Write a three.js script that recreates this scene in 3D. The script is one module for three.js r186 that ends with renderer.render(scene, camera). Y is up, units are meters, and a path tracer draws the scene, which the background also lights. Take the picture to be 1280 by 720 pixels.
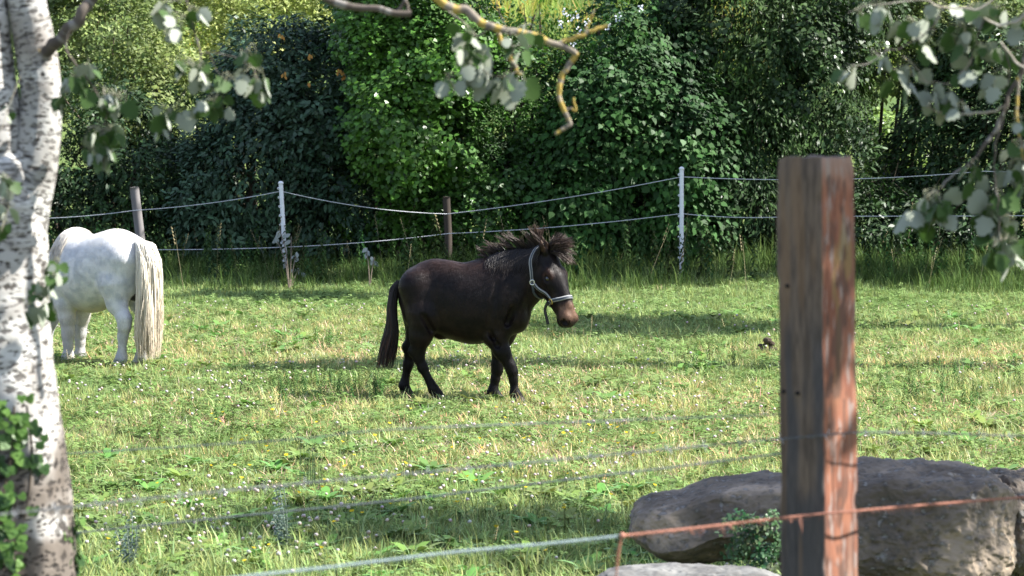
import * as THREE from 'three';
import { mergeGeometries, mergeVertices } from 'three/addons/utils/BufferGeometryUtils.js';

// ---------------------------------------------------------------- camera, sky, sun, exposure
const scene = new THREE.Scene();
const EYE = 2.19, FPX = 4200, PITCH = Math.atan(250 / FPX);
const camera = new THREE.PerspectiveCamera(2 * Math.atan(360 / FPX) * 180 / Math.PI, 1280 / 720, 0.5, 2000);
camera.position.set(0, EYE, 0);
camera.rotation.x = -PITCH;
camera.filmGauge = 23.5;
camera.focus = 23.3;
camera.userData.fStop = 5.8;
scene.add(camera);

const SKY = 0.56, SUN_AZ = 0.5 * Math.PI / 180, SUN_EL = 46 * Math.PI / 180;
const SUN = new THREE.Vector3(Math.cos(SUN_EL) * Math.cos(SUN_AZ), Math.sin(SUN_EL), -Math.cos(SUN_EL) * Math.sin(SUN_AZ));
// air with thin high cloud, brighter near the sun
{
  const W = 512, H = 256, data = new Float32Array(W * H * 4);
  for (let y = 0; y < H; y++) for (let x = 0; x < W; x++) {
    const el = ((y + 0.5) / H - 0.5) * Math.PI, az = ((x + 0.5) / W - 0.5) * 2 * Math.PI, dx = Math.cos(az) * Math.cos(el), dy = Math.sin(el), dz = Math.sin(az) * Math.cos(el);
    const up = Math.max(0, dy), cs = Math.max(0, dx * SUN.x + dy * SUN.y + dz * SUN.z), g = Math.pow(1 - up, 2.2), glow = 0.55 * Math.pow(cs, 6) + 0.9 * Math.pow(cs, 60), i = (y * W + x) * 4;
    const zen = [0.17, 0.27, 0.52], hor = [0.6, 0.7, 0.86];
    for (let c = 0; c < 3; c++) data[i + c] = SKY * (dy < -0.02 ? [0.12, 0.13, 0.08][c] : zen[c] + (hor[c] - zen[c]) * g + glow * [1, 0.97, 0.9][c] + 0.10);
    data[i + 3] = 1;
  }
  const t = new THREE.DataTexture(data, W, H, THREE.RGBAFormat, THREE.FloatType);
  t.mapping = THREE.EquirectangularReflectionMapping; t.colorSpace = THREE.LinearSRGBColorSpace; t.magFilter = THREE.LinearFilter; t.needsUpdate = true;
  scene.background = t; scene.environment = t;
}
const renderer = new THREE.WebGLRenderer();
renderer.shadowMap.enabled = true;
renderer.toneMapping = THREE.LinearToneMapping;
renderer.toneMappingExposure = 2.95;
const sun = new THREE.DirectionalLight(new THREE.Color(1, 0.965, 0.9), 4.6);
sun.position.copy(SUN).multiplyScalar(80).add(new THREE.Vector3(0, 0, -24));
sun.target.position.set(0, 0, -24);
sun.castShadow = true;
sun.shadow.mapSize.set(4096, 4096);
Object.assign(sun.shadow.camera, { left: -30, right: 30, top: 30, bottom: -30, near: 1, far: 200 });
scene.add(sun, sun.target);

// ---------------------------------------------------------------- helpers
function rng(seed) { let s = seed | 0; return () => { s = (s + 0x6d2b79f5) | 0; let t = Math.imul(s ^ (s >>> 15), 1 | s); t = (t + Math.imul(t ^ (t >>> 7), 61 | t)) ^ t; return ((t ^ (t >>> 14)) >>> 0) / 4294967296; }; }
const V = (x, y, z) => new THREE.Vector3(x, y, z);
const lerp = (a, b, t) => a + (b - a) * t, clamp = (x, a, b) => Math.min(b, Math.max(a, x));
const sstep = (a, b, x) => { const t = clamp((x - a) / (b - a), 0, 1); return t * t * (3 - 2 * t); };
function hash3(x, y, z) { let h = Math.imul(x, 374761393) ^ Math.imul(y, 668265263) ^ Math.imul(z, 2147483647 - 1013904223); h = Math.imul(h ^ (h >>> 13), 1274126177); h = Math.imul(h ^ (h >>> 16), 2246822519); return ((h ^ (h >>> 15)) >>> 0) / 4294967296; }
function noise3(x, y, z) {
  const X = Math.floor(x), Y = Math.floor(y), Z = Math.floor(z); let fx = x - X, fy = y - Y, fz = z - Z;
  fx = fx * fx * (3 - 2 * fx); fy = fy * fy * (3 - 2 * fy); fz = fz * fz * (3 - 2 * fz);
  const c = (i, j, k) => hash3(X + i, Y + j, Z + k);
  return lerp(lerp(lerp(c(0, 0, 0), c(1, 0, 0), fx), lerp(c(0, 1, 0), c(1, 1, 0), fx), fy), lerp(lerp(c(0, 0, 1), c(1, 0, 1), fx), lerp(c(0, 1, 1), c(1, 1, 1), fx), fy), fz);
}
const fbm = (x, y, z = 0, o = 4) => { let s = 0, a = 0.5, n = 0; for (let i = 0; i < o; i++) { s += a * noise3(x, y, z); n += a; a *= 0.5; x = x * 2.03 + 17.1; y = y * 2.03 + 5.3; z = z * 2.03 + 9.7; } return s / n; };

// a pixel of the 1280 x 720 picture and a distance along the ground -> a point of the place
const CP = Math.cos(PITCH), SP = Math.sin(PITCH);
function at(px, py, d) {
  const a = (px - 640) / FPX, b = (360 - py) / FPX;
  const y = b * CP - SP, z = -CP - b * SP;
  return V(a * d / -z, EYE + y * d / -z, -d);
}
const groundPx = (px, py) => { let d = 20; for (let i = 0; i < 60; i++) { const p = at(px, py, d); d += (p.y - ground(p.x, d)) * 5; } return at(px, py, d); };

const used = new Map();
function numbered(name) { const n = used.get(name) ?? 0; used.set(name, n + 1); return n ? `${name}_${String(n).padStart(3, '0')}` : name; }
function tag(o, label, category, group, kind) {
  if (label) o.userData.label = label;
  if (category) o.userData.category = category;
  if (group) o.userData.group = group;
  if (kind) o.userData.kind = kind;
  return o;
}
function thing(name, label, category, pos = V(0, 0, 0), group) {
  const g = new THREE.Group(); g.name = numbered(name); g.position.copy(pos); scene.add(g);
  return tag(g, label, category, group);
}
function part(name, geo, mat, parent, kind) {
  const m = new THREE.Mesh(geo, mat); m.name = parent === scene ? numbered(name) : name; m.castShadow = m.receiveShadow = true; parent.add(m);
  if (kind) m.userData.kind = kind;
  return m;
}
// many copies of one geometry as one part
function copies(name, geo, mat, list, parent) {
  const im = new THREE.InstancedMesh(geo, mat, list.length); im.name = parent === scene ? numbered(name) : name; im.castShadow = im.receiveShadow = true;
  list.forEach((it, i) => { im.setMatrixAt(i, it.m); if (it.c) im.setColorAt(i, it.c); });
  im.userData.kind = 'stuff'; parent.add(im); return im;
}
const _m = new THREE.Matrix4(), _q = new THREE.Quaternion(), _e = new THREE.Euler();
function mtx(p, rx, ry, rz, sx, sy = sx, sz = sx, order = 'YXZ') { return new THREE.Matrix4().compose(p, new THREE.Quaternion().setFromEuler(new THREE.Euler(rx, ry, rz, order)), V(sx, sy, sz)); }

// raw triangle collector
class Soup {
  constructor() { this.p = []; this.n = []; this.c = []; this.u = []; this.i = []; }
  v(x, y, z, nx, ny, nz, r = 1, g = 1, b = 1, s = 0, t = 0) { this.p.push(x, y, z); this.n.push(nx, ny, nz); this.c.push(r, g, b); this.u.push(s, t); return this.p.length / 3 - 1; }
  t(a, b, c) { this.i.push(a, b, c); }
  geo(color = true) {
    const g = new THREE.BufferGeometry();
    g.setAttribute('position', new THREE.Float32BufferAttribute(this.p, 3));
    g.setAttribute('normal', new THREE.Float32BufferAttribute(this.n, 3));
    g.setAttribute('uv', new THREE.Float32BufferAttribute(this.u, 2));
    if (color) g.setAttribute('color', new THREE.Float32BufferAttribute(this.c, 3));
    g.setIndex(this.i); return g;
  }
}
// tapered tube through points, radius function of 0..1, into a Soup; uv in metres
function tubeInto(s, pts, rad, sides = 6, col = [1, 1, 1], segs = 0, bump = null) {
  const curve = pts.length > 2 ? new THREE.CatmullRomCurve3(pts, false, 'centripetal') : new THREE.LineCurve3(pts[0], pts[1]);
  const L = curve.getLength(), n = segs || Math.max(2, Math.min(60, pts.length * 3)), fr = [];
  let N = null, prev = null;
  for (let i = 0; i <= n; i++) {
    const t = i / n, p = curve.getPoint(t), T = curve.getTangent(t).normalize();
    if (!N) { N = Math.abs(T.y) < 0.9 ? V(0, 1, 0) : V(1, 0, 0); }
    N = N.clone().sub(T.clone().multiplyScalar(N.dot(T))).normalize();
    const B = T.clone().cross(N), r0 = typeof rad === 'function' ? rad(t) : rad;
    const row = [];
    for (let k = 0; k <= sides; k++) {
      const a = k / sides * Math.PI * 2, nx = N.x * Math.cos(a) + B.x * Math.sin(a), ny = N.y * Math.cos(a) + B.y * Math.sin(a), nz = N.z * Math.cos(a) + B.z * Math.sin(a);
      const r = bump ? r0 * bump(a, t * L, p) : r0, c = typeof col === 'function' ? col(t, a, p) : col;
      row.push(s.v(p.x + nx * r, p.y + ny * r, p.z + nz * r, nx, ny, nz, c[0], c[1], c[2], a / (2 * Math.PI) * 2 * Math.PI * r0, t * L));
    }
    if (prev) for (let k = 0; k < sides; k++) { s.t(prev[k], prev[k + 1], row[k]); s.t(prev[k + 1], row[k + 1], row[k]); }
    prev = row; fr.push(p);
  }
  return curve;
}
function finish(s, color = true) { const g = s.geo(color); return g; }
function smooth(s, color = true) { const g = s.geo(color); g.computeVertexNormals(); return g; }
const toSRGB = (x) => { x = clamp(x, 0, 1); return Math.round(255 * (x <= 0.0031308 ? 12.92 * x : 1.055 * Math.pow(x, 1 / 2.4) - 0.055)); };
function colorTexture(w, h, fn) {   // fn(u, v) -> linear rgb
  const d = new Uint8Array(w * h * 4);
  for (let y = 0; y < h; y++) for (let x = 0; x < w; x++) { const c = fn(x / w, y / h), i = (y * w + x) * 4; d[i] = toSRGB(c[0]); d[i + 1] = toSRGB(c[1]); d[i + 2] = toSRGB(c[2]); d[i + 3] = 255; }
  const t = new THREE.DataTexture(d, w, h); t.colorSpace = THREE.SRGBColorSpace; t.magFilter = THREE.LinearFilter; t.minFilter = THREE.LinearFilter; t.wrapS = t.wrapT = THREE.RepeatWrapping; t.needsUpdate = true; return t;
}
function grayTexture(w, h, fn) {
  const d = new Uint8Array(w * h * 4);
  for (let y = 0; y < h; y++) for (let x = 0; x < w; x++) { const c = Math.round(255 * clamp(fn(x / w, y / h), 0, 1)), i = (y * w + x) * 4; d[i] = d[i + 1] = d[i + 2] = c; d[i + 3] = 255; }
  const t = new THREE.DataTexture(d, w, h); t.magFilter = THREE.LinearFilter; t.minFilter = THREE.LinearFilter; t.wrapS = t.wrapT = THREE.RepeatWrapping; t.needsUpdate = true; return t;
}
const mix3 = (a, b, t) => [lerp(a[0], b[0], t), lerp(a[1], b[1], t), lerp(a[2], b[2], t)];
const leafMat = (o = {}) => new THREE.MeshPhysicalMaterial({ vertexColors: true, side: THREE.DoubleSide, roughness: 0.85, transmission: 0.35, thickness: 0, specularIntensity: 0.35, clearcoat: 0.25, clearcoatRoughness: 0.4, ...o });
const WHITE_YAW = 0.7;
const POST_RED = (q) => sstep(3.0, 3.06, q) + sstep(0.03, 0.0, q);
const RIGHT_BLOBS = [[-0.95, 3.45, 1.1, 0.7, 0.6, 0.22], [0.7, 3.0, 0.5, 0.9, 0.7, 0.9], [0.9, 4.6, -1.7, 1.0, 0.8, 0.6]], RIGHT_N = 70;
const SHADE1 = [7.2, 16.6, 7.4, 0.2, [[-1.8, 6.4, 0, 1.5, 0.9, 1.2], [0.2, 6.9, 0.5, 1.6, 1.1, 1.4], [-1.0, 5.2, 1.2, 1.3, 0.8, 0.9], [-2.0, 4.9, 3.1, 1.1, 0.7, 0.8]], 300];
const SHADE2 = [8.4, 30.4, 8.0, 0.25, [[-1.5, 6.0, 0, 1.8, 0.9, 0.7], [0.2, 7.6, 0.8, 1.9, 1.0, 0.8], [-2.2, 5.2, -0.8, 1.2, 0.7, 0.6]], 290];
const SHADE3 = [8.6, 26.2, 9.4, 0.24, [[-2.1, 8.5, 0.3, 1.3, 0.8, 0.35], [-0.6, 9.0, -0.2, 1.2, 0.8, 0.45]], 260];
const SHADE4 = [7.2, 37.2, 9.4, 0.3, [[-4.6, 8.0, 0, 1.5, 0.8, 1.0], [-2.2, 8.3, 0.1, 1.5, 0.8, 1.1], [0, 8.0, 0, 1.5, 0.8, 1.0], [2.2, 8.4, 0.1, 1.5, 0.8, 1.1], [4.6, 8.2, 0, 1.5, 0.8, 1.0], [-2.5, 7.2, 2.3, 1.5, 0.8, 1.1]], 420];
// ---------------------------------------------------------------- the ground: one sheet, a flat paddock, a bank at the near fence, a rising field behind the hedge
function ground(x, d) {
  const bank = 0.72 * sstep(14.6, 9.2, d);
  const hill = d > 47 ? 13 * sstep(47, 165, d) : 0;
  const rise = 0.16 * sstep(35.5, 38.5, d);
  return bank + hill + rise + 0.05 * (fbm(x * 0.5 + 3, d * 0.5, 1.7, 3) - 0.5) + 0.02 * (noise3(x * 2.3, d * 2.3, 4.4) - 0.5);
}
const dryness = (x, d) => {
  const px = 640 + x * FPX / d;
  let v = fbm(x * 0.55 + 11, d * 0.4, 3.3, 4) - 0.5;
  v += 0.22 * Math.exp(-(((d - 28.5) / 2.2) ** 2)) * sstep(700, 200, px);
  v += 0.30 * Math.exp(-(((d - 27.2) / 1.6) ** 2)) * sstep(950, 1100, px);
  v += 0.12 * Math.exp(-(((d - 23.5) / 3.0) ** 2)) * sstep(500, 700, px);
  v += 0.08 * Math.exp(-(((d - 22) / 3.5) ** 2));
  v -= 0.25 * sstep(19, 16, d) + 0.3 * sstep(31.5, 34, d);
  return clamp(v * 2.2 + 0.3, 0, 1);
};
{
  const s = new Soup(), xs = [], ds = [];
  for (let x = -7.5; x <= 7.501; x += 0.25) xs.push(x);
  for (const e of [10, 15, 25, 45, 80, 150, 300, 600]) { xs.push(e); xs.unshift(-e); }
  for (const e of [-300, -120, -50, -20, -8, 0, 3]) ds.push(e);
  for (let d = 5; d < 44; d += 0.25) ds.push(d);
  for (let d = 44; d < 170; d += 3) ds.push(d);
  ds.push(200, 260, 400, 700);
  const idx = [];
  for (const d of ds) {
    const row = [];
    for (const x of xs) {
      const dry = d > 5 && d < 46 ? dryness(x, d) : 0.3, n = fbm(x * 1.3, d * 1.3, 2.2, 3);
      let c = mix3([0.07, 0.095, 0.03], [0.2, 0.175, 0.09], dry * 0.8 + 0.2 * n);
      if (d > 46) c = mix3([0.06, 0.115, 0.018], [0.15, 0.2, 0.035], sstep(0.3, 0.7, fbm(x * 0.9, d * 0.5, 1, 4)));
      row.push(s.v(x, ground(x, d), -d, 0, 1, 0, c[0], c[1], c[2], x, d));
    }
    idx.push(row);
  }
  for (let j = 0; j + 1 < ds.length; j++) for (let i = 0; i + 1 < xs.length; i++) { s.t(idx[j][i], idx[j][i + 1], idx[j + 1][i]); s.t(idx[j][i + 1], idx[j + 1][i + 1], idx[j + 1][i]); }
  const bump = grayTexture(512, 512, (u, v) => 0.5 * noise3(u * 64, v * 64, 1) + 0.5 * noise3(u * 160, v * 160, 7));
  const g = part('ground', smooth(s), new THREE.MeshStandardMaterial({ vertexColors: true, roughness: 1, bumpMap: bump, bumpScale: 0.02 }), scene);
  tag(g, 'uneven grazed paddock soil under the grass, rising to a field behind the hedge', 'ground', null, 'structure');
}

// ---------------------------------------------------------------- grass, clover, weeds
function blade(s, r, x, z, h, w, lean, ang, col) {
  const ca = Math.cos(ang), sa = Math.sin(ang), px = -sa, pz = ca, hy = h;
  const mx = x + ca * lean * 0.35, mz = z + sa * lean * 0.35, tx = x + ca * lean, tz = z + sa * lean;
  const nx = -ca * 0.5, ny = 0.7, nz = -sa * 0.5;
  const a = s.v(x - px * w, 0, z - pz * w, nx, ny, nz, ...col), b = s.v(x + px * w, 0, z + pz * w, nx, ny, nz, ...col);
  const c = s.v(mx - px * w * 0.8, hy * 0.6, mz - pz * w * 0.8, nx, ny, nz, ...col), d = s.v(mx + px * w * 0.8, hy * 0.6, mz + pz * w * 0.8, nx, ny, nz, ...col);
  const e = s.v(tx, hy, tz, nx, ny, nz, ...col);
  s.t(a, b, c); s.t(b, d, c); s.t(c, d, e);
}
function tuft(seed, n, R, h0, h1, w, leanK, dry = 0) {
  const r = rng(seed), s = new Soup();
  for (let i = 0; i < n; i++) {
    const a = r() * 6.283, q = Math.sqrt(r()) * R, h = lerp(h0, h1, r()), k = 0.75 + 0.5 * r(), y = r() < dry;
    const col = y ? [1.6 * k, 1.3 * k, 1.3 * k] : [k * lerp(0.85, 1.15, r()), k, k * lerp(0.7, 1.2, r())];
    blade(s, r, Math.cos(a) * q, Math.sin(a) * q, h, w * (0.6 + 0.8 * r()), h * leanK * (0.3 + r()), a + (r() - 0.5) * 2.5, col);
  }
  return s.geo();
}
function cloverPatch(seed, n, R, size, h) {
  const r = rng(seed), s = new Soup();
  for (let i = 0; i < n; i++) {
    const a = r() * 6.283, q = Math.sqrt(r()) * R, x = Math.cos(a) * q, z = Math.sin(a) * q, y = h * (0.4 + 0.8 * r()), k = 0.7 + 0.6 * r(), tx = (r() - 0.5) * 0.9, tz = (r() - 0.5) * 0.9, a0 = r() * 6;
    for (let j = 0; j < 3; j++) {
      const b = a0 + j * 2.094, c = Math.cos(b), d = Math.sin(b), L = size * (0.8 + 0.4 * r()), W = L * 0.45;
      const P = (u, v) => [x + c * u - d * v, y + tx * (c * u - d * v) + tz * (d * u + c * v), z + d * u + c * v];
      const o = s.v(...P(0, 0), -tx, 1, -tz, k, k, k), l = s.v(...P(L * 0.6, W), -tx, 1, -tz, k, k, k), m = s.v(...P(L, 0), -tx, 1, -tz, k * 1.05, k, k), q2 = s.v(...P(L * 0.6, -W), -tx, 1, -tz, k, k, k);
      s.t(o, l, m); s.t(o, m, q2);
    }
    blade(s, r, x, z, y, 0.001, 0.003, r() * 6, [k, k, k]);
  }
  return s.geo();
}
const grassMat = leafMat({ transmission: 0.3, clearcoat: 0, specularIntensity: 0.15, roughness: 0.95 });
{
  const r = rng(77);
  const short = [1, 2, 3, 4].map((k) => tuft(k, 18, 0.075, 0.025, 0.075, 0.0026, 0.9, 0.12));
  const straw = [11, 12, 13].map((k) => tuft(k, 18, 0.085, 0.02, 0.075, 0.0022, 1.5, 0.3));
  const clov = [21, 22, 23].map((k) => cloverPatch(k, 13, 0.075, 0.017, 0.055));
  const long = [31, 32, 33].map((k) => tuft(k, 16, 0.08, 0.1, 0.3, 0.0035, 0.6, 0.1));
  const lists = { short: [[], [], [], []], straw: [[], [], []], clov: [[], [], []], long: [[], [], []] };
  const put = (kind, x, d, sc, col) => { const L = lists[kind], v = L[Math.floor(r() * L.length)]; v.push({ m: mtx(V(x, ground(x, d) - 0.006, -d), (r() - 0.5) * 0.2, r() * 6.28, (r() - 0.5) * 0.2, sc, sc * (0.75 + 0.5 * r()), sc), c: col }); };
  const C = (a) => new THREE.Color().setRGB(a[0], a[1], a[2]);
  for (let d = 13.2; d < 40.2; d += 0.1) {
    const half = d * 640 / FPX + 1.0, n = Math.round(2 * half * 0.1 * 190 * (d > 30 ? 0.8 : 1));
    for (let i = 0; i < n; i++) {
      const x = (r() * 2 - 1) * half, dd = d + r() * 0.1, dry = dryness(x, dd), k = 0.75 + 0.55 * r(), lush = fbm(x * 0.9 + 40, dd * 0.7, 8, 3), cl = fbm(x * 1.4 + 7, dd * 1.1, 5.5, 3);
      const tall = sstep(35.0, 38.0, dd + 2.2 * (fbm(x * 0.35, 7, 3, 2) - 0.5) + 1.2 * (noise3(x * 0.9, dd * 0.7, 3) - 0.5)), near = sstep(17.5, 15.5, dd);
      const g = mix3([0.165, 0.25, 0.075], [0.28, 0.35, 0.14], lush).map((q) => q * k);
      if (r() < tall * 0.75) { put('long', x, dd, (0.35 + 0.75 * r() * r() * (0.6 + lush) + 0.4 * tall * r()) * (0.45 + 1.1 * fbm(x * 0.6 + 3, dd * 0.5, 2, 2)), C(mix3(g, [0.055, 0.115, 0.024], 0.85).map((q) => q * 0.85))); continue; }
      const u = r();
      if (u < dry * 0.36) put('straw', x, dd, 0.8 + 0.6 * r(), C(mix3([0.4, 0.4, 0.2], [0.54, 0.5, 0.31], r()).map((q) => q * (0.8 + 0.5 * r()))));
      else if (u < 0.36 * dry + (cl > 0.5 ? 0.5 : 0.16) * (1 - tall)) put('clov', x, dd, 0.75 + 0.7 * r(), C(mix3([0.12, 0.215, 0.05], [0.235, 0.335, 0.11], r())));
      else if (near > 0 && r() < near * 0.3) put('long', x, dd, 0.35 + 0.3 * r(), C(g));
      else put('short', x, dd, 0.8 + 0.8 * r() * (0.4 + lush) + 0.3 * near, C(mix3(g, [0.34, 0.34, 0.13], dry * 0.5)));
    }
  }
  const emit = (kind, geos, name, label, cat) => {
    const all = thing(name, label, cat); all.userData.kind = 'stuff';
    geos.forEach((g, i) => { if (lists[kind][i].length) copies('blades', g, grassMat, lists[kind][i], all); });
  };
  // hill tufts beyond the hedge
  for (let i = 0; i < 2600; i++) { const d = lerp(78, 122, r()), x = lerp(-9, 14, r()), k = fbm(x * 0.5, d * 0.25, 6, 3); put('long', x, d, 2.2 + 2.6 * k * r(), C(mix3([0.1, 0.17, 0.03], [0.3, 0.34, 0.075], sstep(0.35, 0.65, k)).map((q) => q * (0.7 + 0.6 * r())))); }
  emit('short', short, 'short_grass', 'short grazed green grass all over the paddock', 'grass');
  emit('straw', straw, 'dry_grass', 'pale dry straw coloured grass in patches over the paddock', 'grass');
  emit('clov', clov, 'clover_leaves', 'low green clover leaves among the short grass', 'clover');
  emit('long', long, 'rough_grass', 'long uncut green grass along the foot of the hedge', 'grass');

  // clover heads on thin stalks
  const s = new Soup(), rr = rng(5);
  { const ico = new THREE.IcosahedronGeometry(1, 1).toNonIndexed(), p = ico.attributes.position, seen = [];
    for (let i = 0; i < p.count; i++) { const k = 0.85 + 0.3 * hash3(Math.round(p.getX(i) * 9), Math.round(p.getY(i) * 9), Math.round(p.getZ(i) * 9)); const low = p.getY(i) < -0.2; s.v(p.getX(i) * k * 0.0085, 0.07 + p.getY(i) * k * 0.0075, p.getZ(i) * k * 0.0085, p.getX(i), p.getY(i), p.getZ(i), 0.56, low ? 0.4 : 0.52, low ? 0.34 : 0.48); }
    for (let i = 0; i < p.count; i += 3) s.t(i, i + 1, i + 2);
    blade(s, rr, 0, 0, 0.068, 0.0012, 0.004, 1, [0.15, 0.25, 0.06]); }
  const fl = [];
  for (let i = 0; i < 30000 && fl.length < 1150; i++) {
    const d = lerp(14.5, 33.5, Math.pow(r(), 1.1)), half = d * 640 / FPX + 0.6, x = (r() * 2 - 1) * half, px = 640 + x * FPX / d;
    let w = sstep(0.42, 0.68, fbm(x * 0.8 + 21, d * 0.55, 6, 3));
    w *= 1 - 0.75 * sstep(850, 1000, px); w *= 1 - 0.5 * sstep(22, 30, d);
    if (r() < 0.06 + w) fl.push({ m: mtx(V(x, ground(x, d) - 0.005, -d), (r() - 0.5) * 0.6, r() * 6.28, (r() - 0.5) * 0.6, 0.8 + 0.5 * r()), c: new THREE.Color().setRGB(0.85 + 0.2 * r(), 0.8 + 0.2 * r(), 0.8 + 0.2 * r()) });
  }
  tag(copies('clover_flowers', s.geo(), new THREE.MeshStandardMaterial({ vertexColors: true, roughness: 0.9 }), fl, scene), 'small white and pinkish clover flower heads scattered in the grass', 'clover flowers', null, 'stuff');
  // yellow flowers near the front
  const ys = new Soup();
  for (let j = 0; j < 5; j++) { const a = j * 1.257, c = Math.cos(a), q = Math.sin(a), k = [0.75, 0.55, 0.02]; const o = ys.v(0, 0.09, 0, 0, 1, 0, ...k), l = ys.v(c * 0.009 - q * 0.005, 0.096, q * 0.009 + c * 0.005, 0, 1, 0, ...k), m = ys.v(c * 0.009 + q * 0.005, 0.096, q * 0.009 - c * 0.005, 0, 1, 0, ...k); ys.t(o, l, m); }
  blade(ys, rr, 0, 0, 0.09, 0.001, 0.003, 0, [0.1, 0.2, 0.04]);
  const yl = [];
  for (let i = 0; i < 90; i++) { const d = lerp(14.8, 22, r()), x = lerp(-1.9, 0.9, r()); yl.push({ m: mtx(V(x, ground(x, d), -d), (r() - 0.3) * 0.8, r() * 6, (r() - 0.5) * 0.6, 0.9 + 0.5 * r()) }); }
  tag(copies('yellow_flowers', ys.geo(), grassMat, yl, scene), 'tiny yellow meadow flowers in the near grass', 'flowers', null, 'stuff');

  // broad leaved weeds: a rosette of pointed leaves
  const ros = new Soup();
  for (let i = 0; i < 9; i++) {
    const a = i * 2.4, c = Math.cos(a), q = Math.sin(a), L = 0.07 + 0.05 * rr(), W = 0.018 + 0.008 * rr(), up = 0.3 + 0.9 * rr(), k = 0.8 + 0.4 * rr(); let prev = null;
    for (let j = 0; j <= 4; j++) { const t = j / 4, w = W * Math.sin(Math.PI * (0.08 + 0.9 * t)), u = L * t, y = 0.01 + L * up * t * (1 - 0.5 * t); const A = ros.v(c * u - q * w, y + w * 0.3, q * u + c * w, -c * 0.3, 1, -q * 0.3, k, k, k), B = ros.v(c * u + q * w, y + w * 0.3, q * u - c * w, -c * 0.3, 1, -q * 0.3, k, k, k); if (prev) { ros.t(prev[0], A, prev[1]); ros.t(prev[1], A, B); } prev = [A, B]; }
  }
  const rl = [];
  for (let i = 0; i < 1500; i++) { const d = lerp(14.3, 34, Math.pow(r(), 1.2)), x = (r() * 2 - 1) * (d * 640 / FPX + 0.6); if (fbm(x * 0.7 + 2, d * 0.6, 9, 2) < 0.45) continue; rl.push({ m: mtx(V(x, ground(x, d), -d), 0, r() * 6.28, 0, 0.5 + 0.8 * r()), c: new THREE.Color().setRGB(lerp(0.1, 0.2, r()), lerp(0.2, 0.3, r()), 0.045) }); }
  tag(copies('broad_leaved_weeds', ros.geo(), leafMat({ clearcoat: 0.12 }), rl, scene), 'low rosettes of broad green leaves scattered through the grass', 'weeds', null, 'stuff');

  // upright leafy weeds: a darker patch left of the dark pony, others along the hedge
  const up = new Soup();
  blade(up, rr, 0, 0, 0.26, 0.002, 0.03, 0.4, [0.9, 1, 0.9]);
  for (let i = 0; i < 26; i++) { const y = 0.03 + 0.23 * i / 26, a = i * 2.4, c = Math.cos(a), q = Math.sin(a), L = 0.035 * (1.2 - 0.7 * i / 26), W = L * 0.28, x0 = 0.03 * (y / 0.26) * 0.92, k = 0.8 + 0.4 * rr(); const sl0 = 0.5 + 0.7 * rr(), dn = (u) => y - L * u * sl0 * (u > 0.6 ? 1 : 0.3), N3 = [c * 0.6, 0.8, q * 0.6], o = up.v(x0, y, 0, ...N3, k, k, k), l = up.v(x0 + c * L * 0.5 - q * W, dn(0.5), q * L * 0.5 + c * W, ...N3, k, k, k), m = up.v(x0 + c * L * 0.85, dn(0.9), q * L * 0.85, ...N3, k, k, k), n = up.v(x0 + c * L * 0.5 + q * W, dn(0.5), q * L * 0.5 - c * W, ...N3, k, k, k); up.t(o, l, m); up.t(o, m, n); }
  const ul = [];
  for (const [x0, x1, y0, y1, n] of [[345, 480, 487, 512, 90], [300, 520, 478, 500, 40], [850, 960, 440, 480, 26], [340, 420, 430, 442, 20], [160, 300, 520, 560, 18], [1090, 1280, 460, 520, 60]])
    for (let i = 0; i < n; i++) { const p = groundPx(lerp(x0, x1, r()), lerp(y0, y1, r())); ul.push({ m: mtx(p, (r() - 0.5) * 0.3, r() * 6.28, (r() - 0.5) * 0.3, 0.35 + 0.45 * r()), c: new THREE.Color().setRGB(lerp(0.07, 0.13, r()), lerp(0.13, 0.2, r()), 0.05) }); }
  for (let i = 0; i < 260; i++) { const d = lerp(36.6, 38.8, r()), x = (r() * 2 - 1) * (d * 640 / FPX + 0.5); ul.push({ m: mtx(V(x, ground(x, d), -d), (r() - 0.5) * 0.3, r() * 6.28, (r() - 0.5) * 0.3, 1.1 + 1.4 * r()), c: new THREE.Color().setRGB(lerp(0.035, 0.07, r()), lerp(0.075, 0.12, r()), 0.03) }); }
  tag(copies('upright_weeds', up.geo(), leafMat({ clearcoat: 0, specularIntensity: 0.1 }), ul, scene), 'upright leafy green weeds along the hedge foot and beside the dark pony', 'weeds', null, 'stuff');

  // two blue green thistles and a tuft of rushes near the front
  const thistle = (label, px, py, sc) => { const p = groundPx(px, py), o = thing('thistle', label, 'thistle', p), s = new Soup(), q = rng(px); for (let b = 0; b < 7; b++) { const a = q() * 6.28, L = V(Math.cos(a) * 0.1 * q(), 0.16 + 0.16 * q(), Math.sin(a) * 0.1 * q()).multiplyScalar(sc); tubeInto(s, [V(0, -0.01, 0), L.clone().multiplyScalar(0.5).add(V(0.01, 0, 0)), L], 0.0022, 4, [0.3, 0.36, 0.3], 4); for (let i = 0; i < 22; i++) { const t = 0.25 + 0.75 * i / 22, c = i * 2.4, u = L.clone().multiplyScalar(t), w = 0.035 * sc * (1.2 - 0.6 * t), dx = Math.cos(c), dz = Math.sin(c), k = 0.8 + 0.5 * q(), col = [0.15 * k, 0.21 * k, 0.17 * k]; const A = s.v(u.x, u.y, u.z, 0, 0.8, 0.6, ...col), B = s.v(u.x + dx * w * 0.6 - dz * w * 0.2, u.y + 0.008, u.z + dz * w * 0.6 + dx * w * 0.2, 0, 0.8, 0.6, ...col), D = s.v(u.x + dx * w, u.y - 0.004, u.z + dz * w, 0, 0.8, 0.6, ...col); s.t(A, B, D); } } part('stem', s.geo(), grassMat, o); };
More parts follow.
